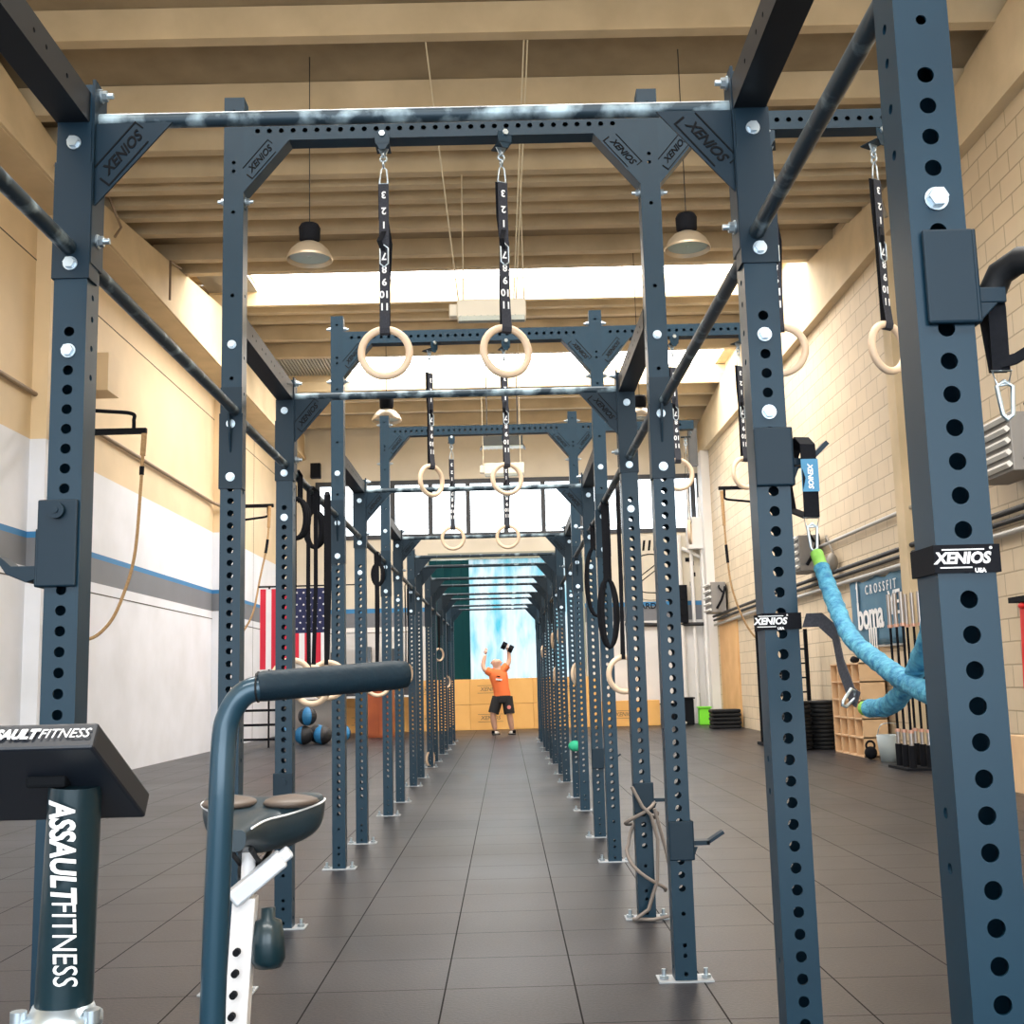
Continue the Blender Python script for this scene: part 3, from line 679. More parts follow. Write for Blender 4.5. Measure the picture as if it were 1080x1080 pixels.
# slings, carabiners and bungees
M_BUNG = mat('blue_bungee_sleeve', (.014, .145, .30), .8, noise=(.10, .38, .52), scale=55, bump=1.0)
M_LIME = mat('lime_sleeve', (.26, .55, .10), .7, noise=(.18, .42, .06), scale=60)
M_LBLUE = mat('light_blue_label', (.06, .24, .42), .6)
t = thing('hanging_sling', 'black sling with light blue label on the second right post hook', 'strap', (.795, 2.97, 1.60))
obj('webbing', MB().ribbon([(0, -.035, .0), (0, -.040, .1), (0, -.035, .19), (-.005, 0, .215), (-.02, .035, .19), (-.05, .03, .10), (-.045, .02, .03), (0, -.02, .0)], .042, axis=(1, .2, 0), th=.004), M_BLACK, t)
lm = textmesh('XENIOS', .018, .0006, .0006, .2)
s_ = obj('label', MB().box(-.022, .022, -.0445, -.042, .065, .15), M_LBLUE, t)
obj('lettering', joined([(lm, TR(0, -.045, .105) @ RX(PI/2) @ RZ(-PI/2), 0)], None), M_WHITE, s_)
obj('ring', MB().tube([(-.02, -.03, 0), (.02, -.03, 0), (.014, -.03, -.025), (-.014, -.03, -.025)], .003, 8, closed=True), M_ZINC, t)
def carab(loc, label, l=.06, tilt=0.0, rz=0.0):
    o = obj('carabiner', MB().tube([(-.012, 0, 0), (.0, 0, .008), (.013, 0, 0), (.010, 0, -l), (0, 0, -l-.008), (-.006, 0, -l)], .0038, 10, closed=True), M_ZINC, None, loc, (0, tilt, rz))
    return tag(o, label, 'carabiner')
carab((.795, 2.94, 1.575), 'steel carabiner under the light blue sling label', .055)
def bungee(pts, label, r=.022):
    t = thing('bungee', label, 'bungee', pts[0]); P0 = Vector(pts[0])
    # smooth polyline
    P = [Vector(p)-P0 for p in pts]; S = []
    n = len(P)
    for i in range(n-1):
        a, b_, c_, d_ = P[max(i-1, 0)], P[i], P[i+1], P[min(i+2, n-1)]
        for q in range(14):
            u = q/14; S.append(.5*((2*b_)+(-a+c_)*u+(2*a-5*b_+4*c_-d_)*u*u+(-a+3*b_-3*c_+d_)*u**3))
    S.append(P[-1])
    k = max(5, len(S)//12)
    rad = [r*(.86+.16*random.random()) for _ in S]
    obj('sleeve', MB().tube(S[k-1:len(S)-k+1], r, 14, radii=rad[k-1:len(S)-k+1]), M_BUNG, t)
    obj('end_cap', MB().tube(S[:k+1], r*.75, 12), M_LIME, t); obj('end_cap', MB().tube(S[len(S)-k-1:], r*.75, 12), M_LIME, t)
    return t
import_pts_A = [(.800, 2.93, 1.505), (.80, 2.84, 1.41), (.788, 2.66, 1.29), (.785, 2.46, 1.225), (.79, 2.25, 1.17), (.80, 2.06, 1.148), (.79, 1.95, 1.18), (.775, 1.86, 1.26)]
bungee(import_pts_A, 'light blue bungee sleeve sagging from the sling hook to the nearest post')
B_ = [(.80, 2.62, 1.122), (.815, 2.5, 1.13), (.805, 2.33, 1.18), (.785, 2.14, 1.27), (.765, 1.98, 1.40), (.762, 1.83, 1.58)]
bungee(B_, 'light blue bungee sleeve rising from the strap tail to the handle sling')
tag(obj('strap_tail', MB().ribbon([(.755, 2.92, 1.335), (.79, 2.90, 1.335), (.81, 2.85, 1.30), (.80, 2.78, 1.22), (.798, 2.70, 1.15), (.80, 2.665, 1.14)], .036, axis=(.35, 0, 1), th=.004), M_STRAPG), 'grey black strap tail slanting down to the lime bungee end', 'strap')
carab((.795, 2.68, 1.155), 'steel carabiner at the lower end of slanting strap tail', .04, 1.0, .6)
t = thing('hanging_sling', 'black sling hanging under the thick handle on nearest right post', 'strap', (.782, 1.745, 1.66))
obj('webbing', MB().ribbon([(0, 0, .0), (0, -.004, .1), (.0, .0, .135), (0, .03, .1), (.0, .01, 0)], .028, th=.004).ribbon([(.0, 0, .012), (.02, -.01, .016), (.07, -.04, .045)], .018, axis=(0, .3, 1), th=.004), M_BLACK, t)
obj('ring', MB().tube([(-.014, 0, 0), (.016, 0, 0), (.010, 0, -.022), (-.008, 0, -.024)], .0025, 8, closed=True), M_ZINC, t)
carab((.785, 1.745, 1.635), 'steel carabiner under black sling at nearest right post', .045)
# grey cable wound round second right short post
pts = []
xc, yc = XR-.012, 6.056+W/2
for i in range(60):
    u = i/59; a = u*PI*4; rr = .075 if u < .75 else .085
    pts.append((xc+rr*math.cos(a)*(1+.25*math.sin(a*.7)), yc-.02+rr*math.sin(a), .52-.06*math.sin(u*9)+(.0 if u < .6 else -(u-.6)*.9)))
cab = MB().tube(pts, .009, 8)
cab.tube([(xc-.06, yc-.09, .66), (xc-.01, yc-.1, .56), (xc+.03, yc-.1, .52), (xc+.06, yc-.1, .40), (xc+.05, yc-.1, .2), (xc+.0, yc-.1, .06), (xc-.06, yc-.10, .02)], .009, 8)
cab.tube([(xc+.05, yc-.1, .55), (xc+.10, yc-.08, .35), (xc+.14, yc-.05, .15), (xc+.13, yc-.05, .02), (xc+.02, yc-.11, .012), (xc-.08, yc-.08, .012)], .009, 8)
tag(obj('cable', cab, mat('grey_cable', (.20, .17, .15), .6)), 'grey brown cable looped round the fourth right post down to its base', 'cable')
tag(obj('resistance_grip', MB().sphere((0, 0, 0), .07, 14, 8, (1, .6, .8)), mat('green_foam', (.03, .50, .28), .7), None, (XR, 12.20, .53)), 'small green foam grip on the right posts', 'grip')

# ------------------------------------------------------------------ air bike in the left foreground
bike = thing('air_bike', 'exercise bike with foam handlebar, display console and black saddle, front left', 'exercise bike', (-.53, 1.9, 0))
def Bk(x, y, z): return (x+.53, y-1.9, z)
M_BIKE = mat('bike_dark_teal', (.003, .022, .032), .35, .1, coat=.3)
M_BTUBE = mat('bike_tube_blue', (.014, .050, .080), .3, .2, coat=.2)
cm = MB()
a, b_ = Bk(-.548, 1.5, 1.085), Bk(-.562, 1.52, .815)
cm.tube([a, b_], .0, 24, radii=[.032, .035])
col = obj('console_column', cm, M_BIKE, bike)
t1 = textmesh('ASSAULT', .042, .0006, .0014, .22, 'LEFT'); t2 = textmesh('FITNESS', .042, .0006, 0, .12, 'LEFT')
Mt = TR(*Bk(-.552, 1.462, 1.070)) @ RY(-.05) @ RX(PI/2) @ RZ(-PI/2)
w1 = max(v.co.x for v in t1.vertices)
lt = joined([(t1, Mt @ Matrix.Diagonal((.70, 1, 1, 1)), 0), (t2, Mt @ TR(w1*.70-.006, 0, 0) @ Matrix.Diagonal((.68, 1, 1, 1)), 0)], None)
obj('lettering', lt, M_WHITE, col)
# collar and lower frame
obj('collar', MB().lathe(Bk(-.563, 1.52, .79), [(.0, .028), (.036, .028), (.040, .018), (.048, .014), (.048, .0), (.03, -.01)], 24).cyl(Bk(-.61, 1.50, .80), Bk(-.61, 1.50, .815), .01, 10).cyl(Bk(-.52, 1.50, .80), Bk(-.52, 1.50, .815), .01, 10), M_ZINC, bike)
fm = MB().bar(Bk(-.563, 1.52, .80), Bk(-.56, 1.55, .10), .06, .06).bar(Bk(-.56, 1.3, .08), Bk(-.53, 2.6, .08), .06, .05).bar(Bk(-.545, 1.6, .25), Bk(-.55, 2.3, .40), .05, .05)
obj('frame', fm, M_BIKE, bike, bevel=.006)
for y, n_ in ((1.25, 'foot'), (2.62, 'foot')): obj(n_, MB().bar(Bk(-.82, y, .045), Bk(-.26, y, .045), .06, .05).box(*[q for q in (Bk(-.82, y, 0)[0], Bk(-.76, y, 0)[0], Bk(0, y-.03, 0)[1], Bk(0, y+.03, 0)[1], 0, .02)]).box(Bk(-.32, y, 0)[0], Bk(-.26, y, 0)[0], Bk(0, y-.03, 0)[1], Bk(0, y+.03, 0)[1], 0, .02), M_BIKE, bike)
fan = MB().torus(Bk(-.56, 1.52, .32), .24, .012, 'x', 40, 8)
for i in range(14):
    an = 2*PI*i/14; c0 = Bk(-.56, 1.52, .32); fan.bar(c0, (c0[0], c0[1]+.24*math.cos(an), c0[2]+.24*math.sin(an)), .006, .006)
obj('fan_cage', fan, M_BLACK, bike)
# console
cb = MB()
tl, tr = Vector(Bk(-.70, 1.43, 1.150)), Vector(Bk(-.500, 1.43, 1.150))
d = Vector((.02, .150, -.100)); nrm = Vector((0, .020, .030)); side_ = tr-tl
vv = [tl-nrm*.5, tr-nrm*.5, tr+d-nrm*.5, tl+d-nrm*.5, tl+nrm*.5, tr+nrm*.5, tr+d+nrm*.5, tl+d+nrm*.5]
cb.add(vv, [(0, 1, 2, 3), (4, 7, 6, 5), (0, 4, 5, 1), (1, 5, 6, 2), (2, 6, 7, 3), (3, 7, 4, 0)])
con = obj('display_console', cb, mat('console_plastic', (.010, .014, .022), .4), bike, bevel=.004)
s1 = textmesh('ASSAULT', .0175, .0004, .0009, .3, 'RIGHT'); s2 = textmesh('FITNESS', .0175, .0004, 0, .3, 'LEFT')
strip_n = (side_.cross(nrm)).normalized(); fc = (tl+tr)/2-nrm*0
Mx = Matrix((side_.normalized(), nrm.normalized(), side_.normalized().cross(nrm.normalized()))).transposed().to_4x4()
Mx.translation = fc+side_.normalized()*.036-strip_n*0
off = side_.normalized().cross(nrm.normalized())
Mx.translation = fc+side_.normalized()*.030+off*.0042
obj('lettering', joined([(s1, Mx, 0), (s2, Mx @ TR(.002, 0, 0), 0)], None), M_WHITE, con)
obj('rear_socket', MB().box(Bk(-.60, 0, 0)[0], Bk(-.55, 0, 0)[0], Bk(0, 1.47, 0)[1], Bk(0, 1.50, 0)[1], 1.085, 1.10), M_LOGO, bike, bevel=.004)
# handlebar
def arc(pts, n=8):
    P = [Vector(p) for p in pts]; S = []; m_ = len(P)
    for i in range(m_-1):
        a, b_, c_, d_ = P[max(i-1, 0)], P[i], P[i+1], P[min(i+2, m_-1)]
        for q in range(n):
            u = q/n; S.append(.5*((2*b_)+(-a+c_)*u+(2*a-5*b_+4*c_-d_)*u*u+(-a+3*b_-3*c_+d_)*u**3))
    S.append(P[-1]); return S
for sgn in (1,):
    H = arc([Bk(-.362, 1.46, .45), Bk(-.352, 1.42, .80), Bk(-.340, 1.40, 1.05), Bk(-.337, 1.40, 1.14), Bk(-.330, 1.40, 1.172), Bk(-.314, 1.40, 1.194), Bk(-.29, 1.405, 1.202), Bk(-.255, 1.427, 1.2045), Bk(-.20, 1.463, 1.209), Bk(-.14, 1.50, 1.213)])
    hb = obj('handlebar', MB().tube(H, .0150, 18), M_BTUBE, bike)
    obj('foam_grip', MB().tube([Bk(-.298, 1.402, 1.202), Bk(-.290, 1.405, 1.203), Bk(-.142, 1.50, 1.213), Bk(-.130, 1.508, 1.2135), Bk(-.126, 1.510, 1.2137)], .0, 20, radii=[.0170, .0182, .0186, .0170, .010]), M_FOAM, hb)
    obj('grip_ring', MB().torus(Bk(-.297, 1.402, 1.2022), .0176, .0012, 'x', 24, 6), M_RUBBER, hb)
H2 = arc([Bk(-.75, 1.46, .45), Bk(-.76, 1.42, .80), Bk(-.775, 1.40, 1.10), Bk(-.785, 1.40, 1.168), Bk(-.80, 1.40, 1.195), Bk(-.83, 1.405, 1.203), Bk(-.98, 1.50, 1.213)])
hb = obj('handlebar', MB().tube(H2, .0150, 18), M_BTUBE, bike)
obj('foam_grip', MB().tube([Bk(-.83, 1.405, 1.203), Bk(-.98, 1.50, 1.213)], .0182, 20), M_FOAM, hb)
# saddle
def saddle():
    mb = MB(); N = 18; K = 20; vs = []
    # nose toward camera (-y): sections along y
    secs = [(-.15, .022, .000), (-.12, .028, .004), (-.06, .036, .006), (0, .058, .004), (.05, .100, .008), (.09, .128, .018), (.13, .132, .022), (.165, .118, .016), (.185, .07, .0)]
    for y, hw, zt in secs:
        th = .028+.060*max(0, min(1, (y+.12)/.22))
        for k in range(K):
            a = 2*PI*k/K; cx = math.cos(a); cz = math.sin(a)
            x = hw*math.copysign(abs(cx)**.75, cx); z = (th*.45 if cz > 0 else th*1.0)*math.copysign(abs(cz)**.7, cz)
            if y > 0.04: z += .012*(abs(x)/hw)**2-(.014*(1-abs(x)/hw) if cz > 0 else -.02*(1-abs(x)/hw))
            vs.append((x, y, z+zt))
    fs = [(j*K+k, j*K+(k+1) % K, (j+1)*K+(k+1) % K, (j+1)*K+k) for j in range(len(secs)-1) for k in range(K)]
    mb.add(vs, fs, 0, True); mb.add(vs[:K], [tuple(range(K))], 0); mb.add(vs[-K:], [tuple(range(K))[::-1]], 0)
    return mb
sd = obj('saddle', saddle(), mat('saddle_vinyl', (.012, .028, .040), .35, noise=(.016, .034, .048), scale=30), bike, Bk(-.520, 2.40, .925))
mo = sd.modifiers.new('sub', 'SUBSURF'); mo.levels = 1; mo.render_levels = 2
st_ = MB()
for s in (-1, 1):
    st_.tube(arc([(s*.028, -.13, .012), (s*.04, -.05, .018), (s*.075, .02, .022), (s*.122, .085, .034), (s*.127, .13, .040), (s*.10, .175, .032)], 6), .0022, 6)
obj('piping', st_, M_WHITE, sd)
pd = MB().sphere((.064, .085, .040), .058, 20, 8, (1, 1.25, .24)).sphere((-.064, .085, .040), .058, 20, 8, (1, 1.25, .24))
obj('gel_pad', pd, mat('brown_pad', (.10, .075, .06), .5), sd)
obj('rail', MB().tube([(-.02, -.10, -.03), (-.02, 0, -.075), (-.02, .10, -.055)], .005, 8).tube([(.02, -.10, -.03), (.02, 0, -.075), (.02, .10, -.055)], .005, 8).sphere((0, .0, -.085), .028, 14, 8), M_RUBBER, sd)
obj('seat_clamp', MB().bar(Bk(-.545, 2.34, .795), Bk(-.450, 2.36, .870), .050, .034).bar(Bk(-.47, 2.355, .855), Bk(-.435, 2.362, .882), .03, .024), mat('silver_grey', (.62, .66, .72), .35, .3), bike, bevel=.005)
obj('seat_post', MB().bar(Bk(-.520, 2.35, .80), Bk(-.555, 2.38, .35), .045, .035).cyl(Bk(-.52, 2.36, .78), Bk(-.52, 2.38, .90), .014), mat('white_enamel', (.82, .80, .80), .35), bike, bevel=.003)
for i in range(7): obj('height_hole', MB().cyl(Bk(-.531-.0035*i, 2.318+.003*i, .70-.04*i), Bk(-.531-.0035*i, 2.332+.003*i, .70-.04*i), .007, 12), M_LOGO, bike)
obj('adjust_knob', MB().lathe(Bk(-.478, 2.36, .70), [(.0, .075), (.014, .075), (.014, .055), (.026, .050), (.032, .02), (.034, -.02), (.026, -.036), (0, -.036)], 18), M_BIKE, bike)
# ------------------------------------------------------------------ ceiling lamps and heaters
def bell(loc, label, ceil):
    t = thing('bell_lamp', label, 'lamp', loc, 0, 'round bell lamps hanging from the roof')
    obj('shade', MB().lathe((0, 0, 0), [(.25, -.01), (.255, .0), (.245, .03), (.21, .10), (.15, .16), (.09, .19), (.085, .19), (.14, .15), (.20, .09), (.235, .02), (.25, -.01)], 32), mat('spun_metal_shade', (.55, .46, .34), .35, .5), t)
    obj('glass_disc', MB().lathe((0, 0, 0), [(.0, .035), (.12, .03), (.22, .03)], 28).sphere((0, 0, .10), .05, 12, 8, (1, 1, 1.6)), mat('lamp_glass', (.62, .75, .70), .15), t)
    obj('ballast_housing', MB().lathe((0, 0, 0), [(0, .19), (.085, .19), (.115, .23), (.12, .36), (.10, .40), (0, .405)], 20), M_BLACK, t)
    obj('cord', MB().cyl((0, 0, .40), (0, 0, ceil-loc[2]+.01), .006, 6), M_CABLE, t)
    return t
bell((-2.05, 12.2, 5.86), 'bell lamp with black top hanging near left side of aisle', zroof(12.2)+SO)
bell((2.12, 12.2, 5.88), 'bell lamp with black top hanging right of the near tall post', zroof(12.2)+SO)
bell((-1.90, 19.0, 5.60), 'white looking bell lamp behind the left short post top', zroof(19.0)+SO+.02)
bell((2.36, 19.0, 5.52), 'farther right bell lamp half hidden behind the rig posts', zroof(19.0)+SO+.02)
M_CREAM = mat('cream_enamel', (.80, .74, .62), .4)
def heater(loc, label, wd=.95, tilt=.5, col=M_CREAM, chains=None):
    t = thing('radiant_heater', label, 'heater', loc, 0, 'gas radiant heaters hung from the roof')
    obj('housing', MB().box(-wd/2+.1, wd/2, -.12, .12, .02, .26).box(-wd/2, -wd/2+.11, -.07, .07, .06, .22), col, t, rot=(0, 0, 0), bevel=.015)
    gr = MB().box(-wd/2+.12, wd/2-.02, -.16, -.06, -.03, .03)
    for i in range(9): gr.box(-wd/2+.14+i*(wd-.2)/9, -wd/2+.155+i*(wd-.2)/9, -.18, -.15, -.04, .03)
    obj('reflector_grille', gr, mat('dull_reflector', (.35, .37, .33), .4, .4), t)
    if chains:
        ch = MB()
        for (x, dx, dy, dz) in chains: ch.tube([(x, 0, .25), (x+dx, dy, dz)], .008, 6)
        obj('chain', ch, mat('pale_chain', (.62, .55, .40), .5), t)
    return t
heater((-.12, 14.0, 5.68), 'white hanging heater box on pale chains behind the near aisle rings', .96, chains=[(-.36, -.22, -2.4, 2.37), (.33, .15, -2.4, 2.37), (.36, .16, -2.4, 2.37), (-.30, 0, .3, 2.34), (.46, 0, .3, 2.34)])
heater((.02, 24.6, 5.62), 'smaller far cream heater box on chains behind the second aisle ring', .96, chains=[(-.40, -.02, 0, 3.2), (.40, 0.02, 0, 3.2)])
def flood(loc, label, w_=.92):
    t = thing('roof_floodlight', label, 'floodlight', loc, 0, 'caged floodlights fixed under the roof')
    gl = MB().box(-w_/2, w_/2, -.18, .12, .0, .02)
    obj('housing', MB().box(-w_/2, w_/2, -.2, .14, .02, .24).prism([(-w_/2, -.2, -.0), (-w_/2-.06, -.2, -.05), (-w_/2, -.2, .06)], (0, .3, 0)).prism([(w_/2, -.2, 0), (w_/2+.06, -.2, -.05), (w_/2, -.2, .06)], (0, .3, 0)), mat('dark_housing', (.05, .06, .06), .5), t)
    for i in range(10):
        x = -w_/2+.05+i*(w_-.1)/9; gl.box(x-.008, x+.008, -.2, .14, -.02, .01)
    obj('grille', gl, mat('greenish_glass', (.55, .62, .55), .3), t)
    return t
flood((-.12, 9.75, zroof(9.75)-.03), 'caged floodlight under the roof at the top edge of the view')
flood((.05, 25.9, 6.50), 'dark caged floodlight above the far window band')
tag(obj('lamp_rod', MB().tube([(-.3, 25.9, 6.74), (-.3, 25.9, zroof(25.9)+.3)], .012, 6).tube([(.4, 25.9, 6.74), (.4, 25.9, zroof(25.9)+.3)], .012, 6), M_CABLE), 'pair of thin rods holding up the far floodlight', 'rod')

# ------------------------------------------------------------------ rope brackets on the side walls
def rope_bracket(wallx, tipx, y, z, brace_up, label):
    t = thing('rope_bracket', label, 'bracket', (wallx, y, z)); L = tipx-wallx; s = 1 if L > 0 else -1; u = .27 if brace_up else -.27
    mb = MB().bar((0, 0, 0), (L, 0, 0), .07, .07).tube(arc([(0, 0, u*1.25), (L*.6, 0, u), (L*.86, 0, u*.85), (L*.88, 0, u*.5), (L*.88, 0, 0)], 6), .025, 8)
    obj('arm', mb, M_BLACK, t); obj('wall_plate', MB().box(-.01, .03, -.08, .08, -.35, .35) if s > 0 else MB().box(-.03, .01, -.08, .08, -.35, .35), M_BLACK, t); return t
rope_bracket(WL, -4.52, 14.5, 4.50, True, 'black steel rope bracket reaching from left wall beside the near post')
rope_bracket(WL, -4.91, 24.6, 5.09, False, 'black steel rope bracket further along the left wall')
rope_bracket(WR, 4.57, 24.0, 5.13, False, 'black steel rope bracket on the right wall above the banner side')
def climb(pts, label, thick=.021):
    t = thing('climbing_rope', label, 'rope', pts[0]); P0 = Vector(pts[0]); S = [p-P0 for p in arc(pts, 10)]
    obj('rope_body', MB().tube(S, thick, 10), M_ROPE, t)
    obj('spliced_eye', MB().tube([S[0]+Vector((0, 0, .04)), S[1], S[6]], thick*1.7, 10), M_ROPE, t)
    k = 9; obj('whipping', MB().tube(S[k:k+5], thick*1.5, 10), M_BLACK, t); return t
climb([(-4.55, 14.5, 4.43), (-4.57, 14.5, 4.0), (-4.58, 14.5, 3.75), (-4.63, 14.5, 2.97), (-4.74, 14.5, 2.49), (-4.94, 14.5, 2.05), (-5.25, 14.5, 1.87), (-5.66, 14.5, 2.2)], 'tan climbing rope looped from the bracket beside near left post')
climb([(-4.95, 24.4, 5.0), (-4.98, 24.3, 4.24), (-5.1, 24.2, 3.52), (-5.22, 24.0, 2.72), (-5.5, 23.9, 2.25), (-5.6, 23.7, 2.4)], 'tan climbing rope hanging further along left wall near the flag')
climb([(4.63, 24.0, 5.03), (4.67, 24.0, 3.82), (4.74, 24.0, 3.03), (4.96, 24.0, 2.33), (5.23, 24.0, 1.93), (5.46, 24.0, 1.9)], 'pale climbing rope looped from the bracket on the right wall')

# ------------------------------------------------------------------ right side: air units, banner, storage
M_AC = mat('grey_unit_casing', (.25, .24, .23), .5); M_LOUV = mat('pale_louvre', (.72, .72, .70), .5)
def unit(y, z, L, H, label):
    t = thing('wall_air_unit', label, 'air unit', (WR, y, z), 0, 'louvred air units on the right wall')
    obj('casing', MB().box(-.42, -.06, 0, L, 0, H), M_AC, t, bevel=.01)
    lv = MB()
    for i in range(5): lv.bar((-.45, .02, .07+i*(H-.12)/4), (-.45, L-.02, .07+i*(H-.12)/4), .05, .05, up=(.7, 0, .7))
    obj('louvre_grille', lv, M_LOUV, t)
    obj('back_duct', MB().box(-.06, 0, L*.2, L*.8, .05, H-.05).tube([(-.30, -.02, .1), (-.2, -.16, .3), (-.12, -.18, .55), (-.08, 0, .62)], .03, 8).tube([(-.15, -.02, .5), (-.25, -.1, .62), (-.2, .1, .7)], .022, 8), M_BLACK, t)
    return t
unit(28.6, 2.78, .9, .75, 'furthest louvred air unit high on right wall beside the far corner')
unit(19.9, 2.98, .85, .62, 'louvred air unit on right wall just behind the blue bungee')
unit(11.35, 3.17, .95, .60, 'louvred air unit on right wall at the right edge of view')
tag(obj('wall_bell_box', MB().sphere((WR-.12, 19.0, 3.02), .16, 16, 10, (.6, .8, 1)).tube([(WR-.05, 19.1, 3.15), (WR-.1, 19.3, 3.5), (WR-.05, 19.5, 3.38)], .02, 8), mat('dull_grey_box', (.24, .22, .19), .6)), 'round grey device on right wall beside the second air unit', 'device')
# banner
bn = thing('wall_banner', 'blue banner with white gym lettering strung on the right wall', 'banner', (WR-.05, 16.85, 2.1))
M_BANN = mat('banner_cloth', (.085, .20, .30), .8, noise=(.065, .165, .26), scale=3)
g = MB(); ny, nz = 24, 8; vs = []
for j in range(nz+1):
    for i in range(ny+1):
        y = 1.48-i*2.96/ny; z = -.5+j*1.0/nz+.03*math.sin(i*.8)*(j/nz)
        vs.append((.012*math.sin(i*1.3+j*.4), y, z))
g.add(vs, [(j*(ny+1)+i, j*(ny+1)+i+1, (j+1)*(ny+1)+i+1, (j+1)*(ny+1)+i) for j in range(nz) for i in range(ny)], 0, True)
b0 = obj('cloth', g, M_BANN, bn); so = b0.modifiers.new('thick', 'SOLIDIFY'); so.thickness = .006
obj('batten', MB().bar((-.0, -1.5, .52), (-.0, 1.5, .52), .02, .03).bar((0, -1.5, -.51), (0, 1.5, -.51), .02, .03), M_GCOND, bn)
L1 = textmesh('CROSSFIT', .20, .003, 0, 0, 'CENTER', 1.75); L2a = textmesh('boma', .58, .003, .012, 0, 'LEFT', .92); L2b = textmesh('YE', .50, .003, 0, 0, 'LEFT', .9)
def on_right(y, z): return TR(-.024, y, z) @ Matrix(((0, 0, -1, 0), (-1, 0, 0, 0), (0, 1, 0, 0), (0, 0, 0, 1)))
drip = MB()
for i, x in enumerate((0.52, .62, .72, .82)): drip.prism([(x, -.2, 0), (x+.07, -.2, 0), (x+.05, -.52, 0), (x+.035, -.58, 0), (x+.015, -.5, 0)], (0, 0, .004))
drip.prism([(.035, .2, 0), (.09, .2, 0), (.09, .58, 0), (.0, .42, 0), (.035, .45, 0)], (0, 0, .004))
obj('lettering', joined([(L1, on_right(-.05, .33), 0), (L2a, on_right(1.12, -.06) @ TR(0, 0, 0), 0), (L2b, on_right(-.36, .06), 0), (drip.mesh('t', M_WHITE), on_right(1.12, -.03), 0)], None), M_WHITE, bn)
# cubby shelf
cb_ = thing('cubby_shelf', 'pale plywood cubby shelf under the blue banner', 'shelf', (5.12, 16.9, 0))
M_PLYL = mat('light_plywood', (.80, .55, .32), .6, noise=(.72, .47, .26), scale=3)
q = MB().box(-.0, .38, 0, .02, 0, 1.35).box(0, .38, 1.48, 1.5, 0, 1.35).box(.36, .38, 0, 1.5, 0, 1.35)
for i in range(1, 4): q.box(0, .36, .375*i-.01, .375*i+.01, 0, 1.35)
for j in range(6): q.box(0, .36, 0, 1.5, j*.266, j*.266+.02)
obj('carcass', q, M_PLYL, cb_)
tag(obj('cubby_item', MB().sphere((0, 0, 0), .07, 10, 8, (1, 1.3, .7)).sphere((.02, .12, .01), .05, 10, 8), M_BLACK, None, (5.26, 17.55, 1.40)), 'small dark object lying on top of cubby shelf', 'item')
tag(obj('kettle', MB().sphere((0, 0, .09), .09, 12, 8).torus((0, 0, .19), .06, .016, 'y', 16, 8), M_BLACK, None, (5.1, 16.55, 0)), 'small black weight on floor beside the cubby shelf', 'weight')
bk_ = thing('bucket', 'grey bucket on the floor between cubby shelf and barbell holder', 'bucket', (5.2, 16.05, 0))
obj('pail', MB().lathe((0, 0, 0), [(0, .005), (.11, .005), (.15, .36), (.16, .36), (.12, 0), (0, 0)], 20), mat('grey_pail', (.38, .44, .46), .5), bk_)
obj('wire_handle', MB().tube(arc([(-.15, 0, .35), (-.1, -.05, .5), (.1, -.05, .5), (.15, 0, .35)], 5), .006, 6), M_ZINC, bk_)
# barbell holder and barbells
hd = thing('barbell_holder', 'black upright floor holder full of barbells under the banner', 'holder', (5.10, 15.0, 0))
q = MB().box(-.22, .22, -.60, .15, 0, .03); spots = []
for i in range(2):
    for j in range(3):
        x, y = -.12+.22*i, -.50+.24*j; q.cyl((x, y, .03), (x, y, .30), .045, 12); spots.append((5.10+x, 15.0+y))
obj('base', q, M_BLACK, hd)
M_CHR = mat('chrome_bar', (.50, .46, .44), .3, .9); M_BRASS = mat('copper_collar', (.72, .42, .32), .4, .5)
bar0 = thing('barbell', '', 'barbell', (spots[0][0], spots[0][1], .03), 0, 'barbells standing in the floor holder')
obj('shaft', MB().cyl((0, 0, .45), (0, 0, 1.75), .016, 10), M_BLACK, bar0)
for z_ in (.02, 1.77): obj('sleeve', MB().cyl((0, 0, z_), (0, 0, z_+.40), .026, 12), M_CHR, bar0)
for z_ in (.42, 1.74): obj('collar', MB().cyl((0, 0, z_), (0, 0, z_+.04), .036, 12), M_BRASS, bar0)
bar0['label'] = 'barbell standing nearest the wall and shelf end of the holder'
names = ['second', 'third', 'fourth', 'fifth']
first = True
for i, (x, y) in enumerate(spots):
    if i == 0: bar0['label'] = 'barbell standing in outer row of holder, first counted from the camera'; continue
    row = 'outer' if i < 3 else 'inner'; n_ = (['first']+names)[i % 3]
    dup(bar0, (x, y, .03), None, 'barbell standing in %s row of holder, %s counted from the camera' % (row, n_))
# plate stacks
def plates(x, y, n, r, th, where):
    for k in range(n):
        nm = 'topmost' if k == n-1 else 'lowest' if k == 0 else '%s up from the floor' % ['', 'second', 'third', 'fourth', 'fifth', 'sixth', 'seventh', 'eighth', 'ninth', 'tenth', 'eleventh', 'twelfth'][k]
        o = obj('bumper_plate', PM[(r, th)], None, None, (x+.008*math.sin(k*2.1), y+.008*math.cos(k*1.7), k*th)) if (r, th) in PM else None
        tag(o, 'black bumper plate in the %s, %s' % (where, nm), 'weight plate', 'black bumper plates piled by the right wall')
PM = {}
for r, th in ((.225, .065), (.225, .085)):
    pm_ = MB().lathe((0, 0, 0), [(.03, 0), (r-.012, 0), (r, .01), (r, th-.014), (r-.012, th-.004), (r-.05, th-.004), (r-.06, th-.012), (.09, th-.012), (.08, th-.004), (.03, th-.004), (.03, 0)], 26)
    PM[(r, th)] = fixn(pm_.mesh('bumper_plate', M_RUBBER))
plates(4.72, 19.1, 12, .225, .065, 'near left pile on the floor')
plates(5.18, 19.15, 12, .225, .065, 'near right pile on the floor')
